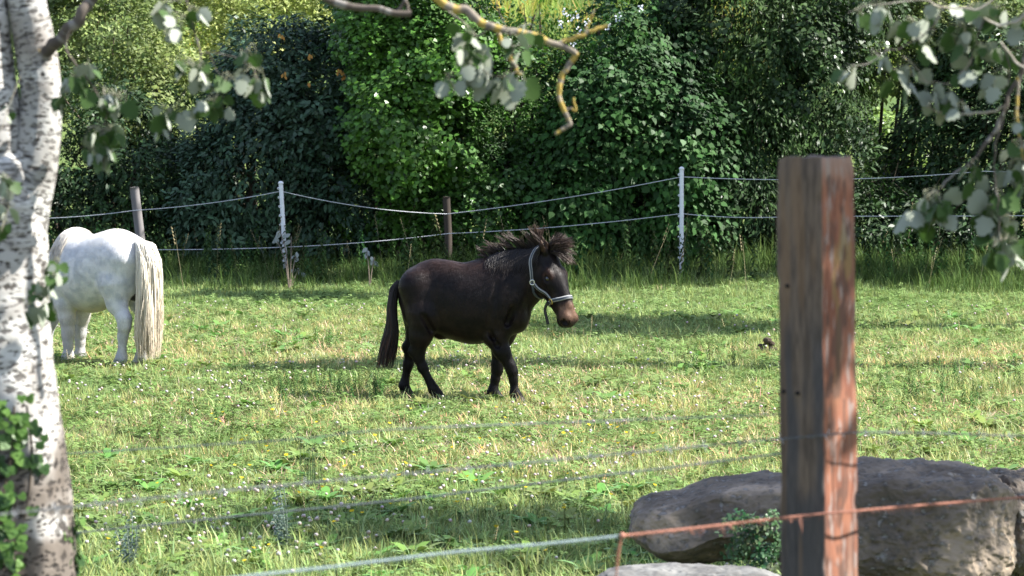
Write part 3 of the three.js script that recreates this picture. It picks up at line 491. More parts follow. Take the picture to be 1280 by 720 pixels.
// a hoof: a short cone that widens to the ground
function hoof(F, x, y, z, tx, R = 9.5) { F.cone([x, y - 10, z], [x + tx, y - 1.5, z], R * 0.72, R, 2.5, 1); F.carve((X, Y) => y - Y, [x - 30, y, z - 30], [x + 30, y + 16, z + 30], 1); }
const headFrame = (a, h) => { const l = Math.hypot(...a), A = a.map((q) => q / l), hl = Math.hypot(h[0], h[2]), H = [h[0] / hl, 0, h[2] / hl], S = [-H[2], 0, H[0]], U = [A[1] * S[2] - A[2] * S[1], A[2] * S[0] - A[0] * S[2], A[0] * S[1] - A[1] * S[0]]; if (U[0] * H[0] + U[2] * H[2] < 0) U.forEach((q, i) => U[i] = -q); return { A, U, S }; };
function head(F, P, fr, k = 1) {
  const { A, U, S } = fr, Q = (a, u, s) => [0, 1, 2].map((i) => P[i] + k * (A[i] * a + U[i] * u + S[i] * s)), ax = [A, U, S], E = (c, r, j = 5, carve) => F.ell(Q(...c), r.map((x) => x * k), j, ax, carve);
  E([8, -4, 0], [20, 15, 14.5], 6); E([30, 0, 0], [22, 11.5, 17], 6); E([27, -15, 0], [21, 19, 13.5], 6);
  F.cone(Q(30, -3, 0), Q(78, -2, 0), 14 * k, 9.5 * k, 7);
  F.cone(Q(34, 4, 0), Q(72, 4.5, 0), 8 * k, 5.5 * k, 5);
  F.cone(Q(26, -20, 0), Q(74, -12, 0), 10 * k, 5.5 * k, 6);
  for (const q of [-1, 1]) {
    E([25, -17, 9 * q], [17, 17, 7], 4); E([27, 5.5, 13.5 * q], [7.5, 3.6, 4.2], 3); F.cone(Q(33, -2, 15 * q), Q(56, -6, 8.5 * q), 2.6 * k, 1.8 * k, 4); E([86, -2, 7 * q], [7, 7, 5], 4);
    E([32, 1, 17.5 * q], [4.6, 3, 2.6], 2, true);
    // ear
    const b = Q(-1, 8, 9 * q), t = Q(-22, 13, 10.5 * q), m = Q(-9, 11.5, 11 * q);
    F.cone(b, m, 4.6 * k, 5.2 * k, 4); F.cone(m, t, 5.2 * k, 1.0 * k, 3); E([-10, 14, 12 * q], [8, 2.6, 2.4], 1.5, true);
  }
  E([84, -5, 0], [11.5, 11, 11.5], 6); E([84, -14.5, 0], [7, 4.5, 7.5], 3);
  for (const q of [-1, 1]) E([90, -2.5, 9.2 * q], [5.2, 3.8, 4], 2, true);
  E([88, -12.2, 0], [8, 0.9, 13], 1.2, true);
  return Q;
}

// short hair lying along the skin, in little tufts
const HAIRTUFT = (() => { const s = new Soup(), r = rng(8); for (let i = 0; i < 7; i++) { const x = (r() - 0.5) * 0.02, z = (r() - 0.5) * 0.02, L = 0.012 + 0.012 * r(), k = 0.6 + 0.8 * r(), w = 0.0007, sx = (r() - 0.5) * 0.004; const a = s.v(x - w, -0.001, z, 0, 1, 0, k, k, k), b = s.v(x + w, -0.001, z, 0, 1, 0, k, k, k), c = s.v(x + sx, 0.0022, z + L, 0, 1, 0, k * 1.15, k * 1.1, k * 1.05); s.t(a, c, b); } return s.geo(); })();
function coat(g, parent, n, seed, base, flow) {
  const p = g.attributes.position, N = g.attributes.normal, c = g.attributes.color, I = g.index.array, r = rng(seed), L = [], a = V(), b = V(), d = V(), nn = V();
  const area = new Float32Array(I.length / 3); let A = 0;
  for (let i = 0; i < area.length; i++) { a.fromBufferAttribute(p, I[i * 3]); b.fromBufferAttribute(p, I[i * 3 + 1]).sub(a); d.fromBufferAttribute(p, I[i * 3 + 2]).sub(a); A += b.cross(d).length(); area[i] = A; }
  for (let k = 0; k < n; k++) {
    const t = r() * A; let lo = 0, hi = area.length - 1; while (lo < hi) { const m = (lo + hi) >> 1; if (area[m] < t) lo = m + 1; else hi = m; }
    const v = I[lo * 3]; a.fromBufferAttribute(p, v); nn.fromBufferAttribute(N, v).normalize(); if (a.y < 0.03) continue;
    const f = flow(a.x, a.y, a.z).clone().add(V((r() - 0.5) * 0.5, (r() - 0.5) * 0.5, (r() - 0.5) * 0.5)); f.addScaledVector(nn, -f.dot(nn)).normalize(); const s = nn.clone().cross(f);
    const m = new THREE.Matrix4().makeBasis(s, nn, f); m.setPosition(a); const q = 0.75 + 0.5 * r(); m.scale(V(q, q, q));
    L.push({ m, c: new THREE.Color().setRGB(c.getX(v), c.getY(v), c.getZ(v)) });
  }
  const m = base.clone(); m.bumpMap = null; m.side = THREE.DoubleSide; copies('coat', HAIRTUFT, m, L, parent);
}

// ---- the dark pony, walking to the right with its head turned to the camera
const ponyMat = new THREE.MeshPhysicalMaterial({ vertexColors: true, roughness: 0.48, sheen: 0.1, sheenColor: new THREE.Color(0.42, 0.33, 0.36), sheenRoughness: 0.4, bumpMap: coatBump, bumpScale: 0.0016, specularIntensity: 0.32 });
{
  const K = 1 / 178, D = 23.5, base = groundPx(575, 500), pony = thing('dark_pony', 'dark brown pony in a halter walking across the sunny grass in the middle', 'pony', base);
  const W = ([x, y, z]) => [(x - 575) * K, (500 - y) * K, z * K], WV = (p) => V(...W(p));
  const F = new Field([470, 276, -62], [730, 507, 78], 1.15), zc = (x) => (x - 575) * 0.18;
  F.loft([[499, 360, 380, 8], [504, 349, 398, 19], [512, 338.5, 408, 27], [525, 329, 413, 34], [543, 324, 418, 38], [564, 326, 424.5, 42], [585, 329.5, 429.5, 43], [602, 327, 429, 40], [618, 322, 426, 36], [632, 322, 419, 32], [645, 333, 411, 26], [655, 350, 402, 18], [660, 368, 392, 8]], zc, 8);
  // rump, shoulder and chest muscle
  F.cone([521, 358, 11], [531, 398, 17], 22, 18, 9); F.cone([521, 358, -26], [522, 398, -26], 22, 17, 9);
  F.ell([630, 376, 36], [20, 32, 9], 10, [[0.87, 0.5, 0], [-0.5, 0.87, 0], [0, 0, 1]]); F.ell([646, 398, 14], [15, 17, 23], 9);
  const z1 = 14, z2 = -27, f1 = 27, f2 = -8;
  legs(F, [
    [[530, 392, z1 + 3, 20.16], [527, 418, z1 + 3, 13.92], [523, 436, z1, 8.46], [524, 446, z1, 7.20, 3], [529, 458, z1, 5.40], [539, 478, z1, 5.04, 3], [542.5, 485, z1, 6.57, 3], [546, 492, z1, 5.22, 3]],
    [[522, 392, z2, 19.20], [520, 416, z2, 12.48], [513.5, 433, z2, 7.92], [512.5, 443, z2, 7.20, 3], [509.5, 458, z2, 5.58], [505.5, 478, z2, 5.04, 3], [504.5, 484, z2, 6.48, 3], [506.5, 491, z2, 5.22, 3]],
    [[634, 396, f1 - 3, 17.28], [620, 419, f1 - 2, 14.40], [627.5, 437, f1, 9.54], [637.5, 455, f1, 7.02, 3], [640, 462, f1, 6.84, 3], [641.5, 472, f1, 5.22, 3], [643, 485, f1, 5.04, 3], [643.5, 490, f1, 6.48, 3], [645.5, 496, f1, 5.22, 3]],
    [[642, 396, f2, 16.32], [630, 420, f2, 12.48], [624, 438, f2, 8.82], [621.5, 456, f2, 7.38, 3], [621.3, 463, f2, 7.02, 3], [619, 474, f2, 5.58, 3], [616.5, 487, f2, 5.58, 3], [616, 491, f2, 7.02, 3], [619, 496, f2, 5.40, 3]],
  ], 1);
  F.ell([516, 438, z1], [5, 6, 4], 4); F.ell([506.5, 436, z2], [5, 6, 4], 4);   // point of hock
  F.ell([551, 419, 4], [8, 5, 5], 5);
  hoof(F, 547, 501, z1, 3); hoof(F, 507, 501, z2, 3); hoof(F, 646, 503, f1, 3); hoof(F, 620, 505, f2, 4);
  // creases: flank in front of the thigh, shoulder blade, elbow, forearm
  const crease = (a, b, R, dp) => { for (let i = 0; i <= 14; i++) { const t = i / 14, x = lerp(a[0], b[0], t), y = lerp(a[1], b[1], t); let z = 70; while (z > -10 && F.at(x, y, z) > 0) z -= 0.5; F.ell([x, y, z + R - dp * Math.sin(Math.PI * (0.15 + 0.7 * t))], [R, R, R], 3.5, undefined, true); } };
  crease([531, 392], [541, 412], 3, 0.7); crease([622, 350], [612, 405], 3.5, 0.5); crease([643, 382], [634, 402], 3.5, 0.25); crease([613, 412], [622, 430], 2.6, 0.7);
  // neck and head
  F.cone([616, 368, 6], [648, 348, 14], 46, 35, 10, 0.6); F.cone([648, 348, 14], [675, 330, 24], 35, 23, 8, 0.62);
  const P = [682, 318, 27], fr = headFrame([31, 80, 30], [0.74, 0, 0.67]), Q = head(F, P, fr, 1);
  F.blur(1);
  const along = (p) => [fr.A, fr.U, fr.S].map((X) => X[0] * (p[0] - P[0]) + X[1] * (p[1] - P[1]) + X[2] * (p[2] - P[2]));
  const color = (p) => {
    const [x, y, z] = p, n = fbm(x * 0.09, y * 0.09, z * 0.09, 4), m = fbm(x * 0.5, y * 0.35, z * 0.5, 2);
    let c = mix3([0.009, 0.0068, 0.0072], [0.019, 0.0125, 0.0115], sstep(0.35, 0.7, n));
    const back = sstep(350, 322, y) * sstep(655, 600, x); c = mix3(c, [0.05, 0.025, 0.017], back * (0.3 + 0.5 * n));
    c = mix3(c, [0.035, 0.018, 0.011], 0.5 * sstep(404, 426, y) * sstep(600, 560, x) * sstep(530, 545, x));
    if (y > 432) c = mix3(c, [0.007, 0.006, 0.0065], 0.8);
    const [a, u, s] = along(p);
    if (a > -30 && a < 102 && u > -30 && u < 22 && Math.abs(s) < 24) {
      if (a > 40) { c = mix3(c, [0.2, 0.115, 0.075], sstep(64, 73, a) * (0.15 + 0.85 * sstep(-8, 2, u)) * sstep(97, 84, a + (u < -6 ? 9 : 0)) * 0.9); c = mix3(c, [0.03, 0.022, 0.021], sstep(87, 93, a + (u < -5 ? 8 : 0))); }
      c = mix3(c, [0.017, 0.013, 0.013], 0.9 * sstep(-5, -10, u) * sstep(66, 74, a));
      const e = Math.hypot(a - 29, u - 3, (Math.abs(s) - 15)); c = mix3(c, [0.06, 0.027, 0.017], sstep(10, 4.5, e) * 0.7); c = mix3(c, [0.012, 0.009, 0.009], sstep(5.6, 4.2, Math.hypot(a - 32, u - 1, Math.abs(s) - 16)));
      if (a < -2 && u > 4) c = mix3(c, [0.1, 0.055, 0.03], 0.5);
      if (Math.hypot(a - 90, u + 2.5, Math.abs(s) - 9.5) < 6) c = [0.012, 0.01, 0.01];
    }
    if (y > 494) c = mix3(c, [0.05, 0.043, 0.04], 0.8);
    return c.map((q) => q * 0.85 * (0.75 + 0.5 * m));
  };
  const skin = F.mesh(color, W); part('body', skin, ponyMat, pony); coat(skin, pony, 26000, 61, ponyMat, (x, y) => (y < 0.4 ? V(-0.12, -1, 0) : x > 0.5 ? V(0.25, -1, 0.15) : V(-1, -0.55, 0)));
  const eyeM = new THREE.MeshPhysicalMaterial({ color: new THREE.Color().setRGB(0.01, 0.007, 0.006), roughness: 0.1, clearcoat: 1 });
  for (const q of [-1, 1]) { const e = part('eye', new THREE.SphereGeometry(3.4 * K, 14, 10), eyeM, pony); e.position.set(...W(Q(32, 1, 14.4 * q))); }
  // mane, forelock, tail
  const r = rng(31), J = (k) => (r() - 0.5) * 2 * k;
  const tint = (dark, tipc) => { const k = 0.7 + 0.6 * r(); return (t) => mix3(dark, tipc, t * t).map((q) => q * k); };
  const crest = [[604, 324, 7], [620, 318, 8], [638, 311.5, 12], [655, 307, 17], [671, 305, 23], [680, 306, 26]];
  const onCrest = (t) => { const q = t * (crest.length - 1), i = Math.min(crest.length - 2, q | 0), f = q - i; return [0, 1, 2].map((k) => lerp(crest[i][k], crest[i + 1][k], f)); };
  const mane = new Soup();
  for (let i = 0; i < 900; i++) {
    const clump = Math.floor(Math.pow(r(), 0.75) * 27), cr = rng(clump * 7 + 3), t = (clump + cr() * 0.8 + 0.6 * (r() - 0.5)) / 27, c = F.snap(onCrest(clamp(t, 0, 1)).map((q, k) => q + J(k === 2 ? 5 : 2)), -0.8), lean = -1.05 + 0.65 * t + (cr() - 0.5) * 0.9 + J(0.03), sway = (cr() - 0.5) * 12, L = (11 + 18 * Math.sin(Math.PI * (0.12 + 0.7 * t))) * (0.5 + 0.75 * cr()) * (0.6 + 0.55 * r());
    const up = [Math.sin(lean), -Math.cos(lean)], p1 = [c[0] + up[0] * L * 0.4 + J(1), c[1] + up[1] * L * 0.55, c[2] + J(2) + sway * 0.4], p2 = [c[0] + up[0] * L + J(0.5), c[1] + up[1] * L * 0.9 + J(0.5) + 3 * cr(), c[2] + J(1) + sway];
    strand(mane, bez([c, p1, p2].map(WV), 5), (0.32 + 0.25 * r()) * K, tint([0.011, 0.008, 0.008], [0.105, 0.07, 0.056]), r() * 6);
  }
  for (let i = 0; i < 130; i++) { const c = F.snap([673 + J(2.5), 305, 27 + J(3)], -0.6), lean = -0.15 + J(0.4), L = 15 + 12 * r(); strand(mane, bez([c, [c[0] + Math.sin(lean) * L * 0.5 - 1, c[1] - L * 0.6, c[2] + J(2)], [c[0] + Math.sin(lean) * L, c[1] - L, c[2] + J(4)]].map(WV), 5), 0.4 * K, tint([0.02, 0.013, 0.011], [0.13, 0.08, 0.06]), r() * 6); }
  for (let i = 0; i < 520; i++) {   // locks lying down the near side of the neck
    const t = 0.1 + 0.86 * r(), c = F.snap(onCrest(t).map((q, k) => q + (k === 2 ? 6 + J(2) : J(1.5))), 0), L = (6 + 15 * sstep(0.05, 0.5, t) + 26 * r() * r()) * (0.35 + 0.65 * sstep(0, 0.4, t)), pts = [];
    for (let j = 0; j <= 5; j++) { const f = j / 5, q = [c[0] - L * 0.5 * f - 3 * Math.sin(f * 3) + J(0.5), c[1] + L * (0.08 * f + 0.72 * f * f), c[2] + 4 + 18 * f]; pts.push(WV(F.snap(q, 0.5 + 0.8 * r()))); }
    strand(mane, pts, (0.35 + 0.25 * r()) * K, tint([0.009, 0.007, 0.007], [0.018, 0.013, 0.012]), r() * 6);
  }
  part('mane', mane.geo(), hairMat, pony);
  const fore = new Soup();
  for (let i = 0; i < 620; i++) {
    const c = F.snap(Q(-2 + J(4), 9, J(6)), -0.6), fk = Math.floor(r() * 17), fr2 = rng(fk + 900), an = -1.3 + 2.05 * fr2() + J(0.03), L = (17 + 14 * fr2()) * (0.8 + 0.28 * Math.cos(an)) * (r() < 0.25 ? 0.6 : 1);
    const e = [c[0] + Math.cos(an) * L + J(0.4), c[1] + Math.sin(an) * L * 0.95 + J(0.4), c[2] + 6 + (fr2() - 0.5) * 20 + J(2)], m = [lerp(c[0], e[0], 0.45) + 1, lerp(c[1], e[1], 0.4) - 5, c[2] + 5 + J(5)];
    strand(fore, bez([c, m, e].map(WV), 6), (0.32 + 0.25 * r()) * K, tint([0.011, 0.008, 0.008], [0.1, 0.066, 0.053]), r() * 6);
  }
  part('forelock', fore.geo(), hairMat, pony);
  const tail = new Soup();
  for (let i = 0; i < 900; i++) {
    const a = r() * 6.28, q = Math.sqrt(r()), o = [Math.cos(a) * q, Math.sin(a) * q], t0 = Math.pow(r(), 2) * 0.45, L = 0.5 + 0.58 * Math.pow(r(), 0.7);
    const C = [[498.5, 352, -13], [493, 362, -13], [490, 384, -13], [490, 412, -13], [485.5, 436, -13], [481, 461, -13]], Rr = [2.5, 4.5, 7, 9, 10.5, 12], pts = [];
    for (let j = 0; j <= 8; j++) { const f = clamp((t0 + (L - t0) * j / 8), 0, 1.05) * 4.76, k = Math.min(4, f | 0), g = f - k, R = lerp(Rr[k], Rr[k + 1], g); pts.push(WV([lerp(C[k][0], C[k + 1][0], g) + o[0] * R + 1.2 * Math.sin(f * 2 + a), lerp(C[k][1], C[k + 1][1], g) + J(0.8), lerp(C[k][2], C[k + 1][2], g) + o[1] * R * 1.2])); }
    strand(tail, pts, (0.4 + 0.35 * r()) * K, tint([0.014, 0.011, 0.011], r() < 0.14 ? [0.16, 0.06, 0.03] : [0.03, 0.02, 0.018]), r() * 6);
  }
  part('tail', tail.geo(), hairMat, pony);
  // halter: flat straps lying on the head
  const H = part('halter', new THREE.BufferGeometry(), hairMat, pony);
  const strapM = new THREE.MeshPhysicalMaterial({ vertexColors: true, roughness: 0.6 }), metal = (c) => new THREE.MeshStandardMaterial({ color: new THREE.Color().setRGB(...c), metalness: 1, roughness: 0.3 }), brass = metal([0.8, 0.6, 0.22]), steel = metal([0.75, 0.76, 0.78]);
  const strap = (list, wd, parent, two = true) => {   // list of guide points, each snapped to the skin
    const s = new Soup(), curve = new THREE.CatmullRomCurve3(list.map((p) => V(...F.snap(p, 1.2)))), n = list.length * 6; let prev = null;
    for (let i = 0; i <= n; i++) {
      const p0 = curve.getPoint(i / n), p = F.snap([p0.x, p0.y, p0.z], 1.0), T = curve.getTangent(i / n), g = V(...F.grad(...p)), B = T.clone().cross(g).normalize(), row = [];
      for (const [u, h, k] of [[-1, -1.2, 0], [-1, 0.4, 0], [-0.55, 0.75, two ? 1 : 0], [-0.5, 0.8, 0], [0.5, 0.8, 0], [0.55, 0.75, two ? 1 : 0], [1, 0.4, two ? 1 : 0], [1, -1.2, 0]]) {
        const c = k ? [0.34, 0.34, 0.33] : [0.035, 0.045, 0.06], q = [p[0] + B.x * u * wd + g.x * h, p[1] + B.y * u * wd + g.y * h, p[2] + B.z * u * wd + g.z * h], w = W(q); row.push(s.v(...w, 0, 0, 1, ...c)); }
      if (prev) for (let k = 0; k < 7; k++) { s.t(prev[k], prev[k + 1], row[k]); s.t(prev[k + 1], row[k + 1], row[k]); }
      prev = row;
    }
    return part('strap', smooth(s), strapM, parent);
  };
  const ring = (p, R, t, m, name) => { const q = F.snap(p, 1.4), g = F.grad(...q), o = part(name, new THREE.TorusGeometry(R * K, t * K, 8, 20), m, Hg); o.position.set(...W(q)); o.quaternion.setFromUnitVectors(V(0, 0, 1), V(g[0], -g[1], g[2])); return o; };
  pony.remove(H);
  const Hg = new THREE.Group(); Hg.name = 'halter'; pony.add(Hg);
  const ringLow = Q(58, -11, 13), ringUp = Q(23, -24, 14);
  strap([Q(58, -11, 14), Q(60, -2, 14), Q(62, 6, 12), Q(63, 12, 4), Q(63, 12, -4), Q(62, 6, -12), Q(60, -2, -14), Q(58, -11, -14), Q(58, -20, -8), Q(58, -24, 0), Q(58, -20, 8), Q(58, -12, 14)], 2.5, Hg);
  strap([Q(24, -23, 14), Q(35, -19, 16), Q(46, -15, 16), Q(57, -11, 14)], 2.1, Hg);
  strap([Q(23, -24, 14), Q(12, -18, 16), Q(2, -12, 17), Q(-7, -4, 14), Q(-13, 2, 4), Q(-13, 2, -4)], 2.0, Hg);
  strap([Q(22, -25, 14), Q(28, -32, 8), Q(30, -36, 0), Q(28, -32, -8)], 1.6, Hg, false);
  ring(ringLow, 3.4, 0.8, brass, 'buckle'); ring(ringUp, 3.0, 0.7, steel, 'ring');
  { const s = new Soup(); tubeInto(s, [Q(58, -13, 14.5), Q(63, -22, 13), Q(72, -26, 11), Q(80, -29, 9)].map(WV), 1.9 * K, 6, [0.02, 0.02, 0.024]); part('strap_end', finish(s), strapM, Hg); }
}

// ---- the white pony, turned away and grazing behind the pale trunk
{
  const K = 1.075 / 178, g0 = groundPx(160, 459), pony = thing('white_pony', 'dirty white pony with a long cream tail grazing behind the pale tree trunk', 'pony', g0);
  pony.rotation.y = Math.PI - WHITE_YAW;
  const W = ([x, y, z]) => [(x - 525) * K, (500 - y) * K, z * K], WV = (p) => V(...W(p));
  const F = new Field([470, 295, -62], [760, 506, 62], 1.4);
  F.loft([[499, 358, 385, 8], [504, 346, 402, 19], [512, 334.5, 410, 28], [525, 325, 414, 36], [545, 321, 418, 41], [566, 325, 425, 46], [588, 330, 432, 46], [605, 329, 430, 42], [620, 326, 425, 38], [634, 330, 418, 32], [647, 344, 410, 24], [656, 362, 398, 12]], () => 0, 8, 2.0);
  F.cone([521, 360, 14], [527, 396, 17], 25, 18, 10); F.cone([521, 360, -14], [527, 396, -17], 25, 18, 10);
  F.ell([628, 380, 28], [18, 30, 10], 9); F.ell([628, 380, -28], [18, 30, 10], 9); F.ell([645, 396, 0], [14, 17, 24], 9);
  const leg = (z, dx) => [[[527, 392, z * 1.05, 21], [524, 416, z, 13.2], [515 + dx, 436, z, 8.8], [515 + dx, 446, z, 8.4, 3], [518 + dx, 458, z, 6], [520 + dx, 480, z, 5.7, 3], [521 + dx, 486, z, 7.6, 3], [524 + dx, 493, z, 6.4, 3]], [526 + dx, z]];
  const foreleg = (z, dx) => [[[634, 396, z, 18], [626, 420, z, 14], [627 + dx * 0.6, 440, z, 10], [629 + dx, 457, z, 8.6, 3], [629 + dx, 463, z, 8.2, 3], [629 + dx, 474, z, 6.6, 3], [629 + dx, 487, z, 6.4, 3], [629.5 + dx, 491, z, 8.2, 3], [632 + dx, 496, z, 6.6, 3]], [633 + dx, z]];
  for (const [L, [x, z]] of [leg(20, 0), leg(-20, -5), foreleg(16, 4), foreleg(-16, -8)]) { legs(F, [L], 1); hoof(F, x, 502, z, 3); }
  F.cone([622, 372, 0], [664, 398, 0], 42, 29, 10, 0.62); F.cone([664, 398, 0], [690, 432, 0], 29, 19, 8, 0.65);
  F.ell([512, 404, 2], [7, 9, 6], 4);
  const P = [692, 424, 0], fr = headFrame([-8, 80, 0.001], [1, 0, 0]); head(F, P, fr, 0.78); F.blur(1);
  const skin = F.mesh((p) => {
    const [x, y, z] = p, n = fbm(x * 0.11, y * 0.11, z * 0.11, 3), d = fbm(x * 0.05 + 9, y * 0.05, z * 0.05, 3);
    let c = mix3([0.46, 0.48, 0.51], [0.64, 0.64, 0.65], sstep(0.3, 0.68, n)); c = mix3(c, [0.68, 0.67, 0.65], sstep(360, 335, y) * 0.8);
    c = mix3(c, [0.62, 0.52, 0.36], 0.55 * sstep(412, 432, y) * sstep(540, 556, x) * sstep(640, 600, x));
    if (y > 430) c = mix3(c, [0.42, 0.39, 0.36], 0.5 * sstep(430, 450, y) * d * 1.6);
    c = mix3(c, [0.2, 0.18, 0.17], 0.75 * sstep(5, 1, Math.hypot(x - 530, y - 440)));
    const q = Math.hypot((x - 549) / 13, (y - 415) / 11, z / 12); if (q < 1.2) c = mix3([0.03, 0.026, 0.026], c, sstep(0.75, 1.2, q)); if (Math.hypot((x - 511) / 9, (y - 407) / 9, (z - 2) / 8) < 1.15) c = [0.03, 0.026, 0.026];
    if (y > 480 && x > 655) c = mix3(c, [0.06, 0.055, 0.055], 0.9);
    if (y > 494) c = [0.3, 0.26, 0.22];
    return c;
  }, W), coatM = new THREE.MeshPhysicalMaterial({ vertexColors: true, roughness: 0.8, sheen: 0.3, sheenColor: new THREE.Color(1, 1, 1), sheenRoughness: 0.5, bumpMap: coatBump, bumpScale: 0.0015 });
  part('body', skin, coatM, pony); coat(skin, pony, 20000, 62, coatM, (x, y) => (y < 0.42 ? V(-0.1, -1, 0) : V(-0.8, -0.8, 0)));
  const r = rng(52), J = (k) => (r() - 0.5) * 2 * k, hm = new THREE.MeshPhysicalMaterial({ vertexColors: true, roughness: 0.6, sheen: 0.3, sheenColor: new THREE.Color(1, 1, 1) });
  const tail = new Soup();
  for (let i = 0; i < 1500; i++) {
    const a = r() * 6.28, q = Math.sqrt(r()), t0 = Math.pow(r(), 1.6) * 0.3, L = 0.6 + 0.42 * Math.pow(r(), 0.6), pts = [], k = 0.9 + 0.25 * r();
    const C = [[503, 336, 0], [492, 340, 0], [484, 364, 0], [484, 406, 0], [486, 450, 0], [486, 488, 0]], Rr = [5, 12, 17, 19, 20, 16];
    for (let j = 0; j <= 8; j++) { const f = clamp(t0 + (L - t0) * j / 8, 0, 1.02) * 4.9, m = Math.min(4, f | 0), g = f - m, R = lerp(Rr[m], Rr[m + 1], g); pts.push(WV([lerp(C[m][0], C[m + 1][0], g) + Math.cos(a) * q * R * 0.65 + 1.6 * Math.sin(f * 2.3 + a * 5 + k * 9), lerp(C[m][1], C[m + 1][1], g) + J(1), Math.sin(a) * q * R + 2.6 * Math.sin(f * 1.9 + a * 4 + k * 20)])); }
    strand(tail, pts, (0.5 + 0.4 * r()) * K, (t) => mix3([0.82, 0.77, 0.67], [0.66, 0.55, 0.4], t * 0.9).map((v) => v * k), r() * 6);
  }
  part('tail', tail.geo(), hm, pony);
  const mane = new Soup();
  for (let i = 0; i < 900; i++) {
    const t = r(), c = F.snap([lerp(612, 688, t) + J(2), lerp(322, 412, t * t * 0.75 + 0.2 * t), J(5)], -0.6), sgn = r() < 0.75 ? -1 : 1, L = 30 + 26 * r(), pts = [], k = 0.8 + 0.35 * r();
    for (let j = 0; j <= 6; j++) { const f = j / 6; pts.push(WV(F.snap([c[0] - 2 * f + J(0.6), c[1] + L * (f * f * 0.6 + 0.35 * f) - 3 * Math.sin(f * 3.1), c[2] + sgn * (3 + 24 * f)], 0.6 + 1.4 * r()))); }
    strand(mane, pts, (0.5 + 0.35 * r()) * K, (q) => mix3([0.7, 0.66, 0.6], [0.56, 0.49, 0.4], q).map((v) => v * k), r() * 6);
  }
  part('mane', mane.geo(), hm, pony);
}
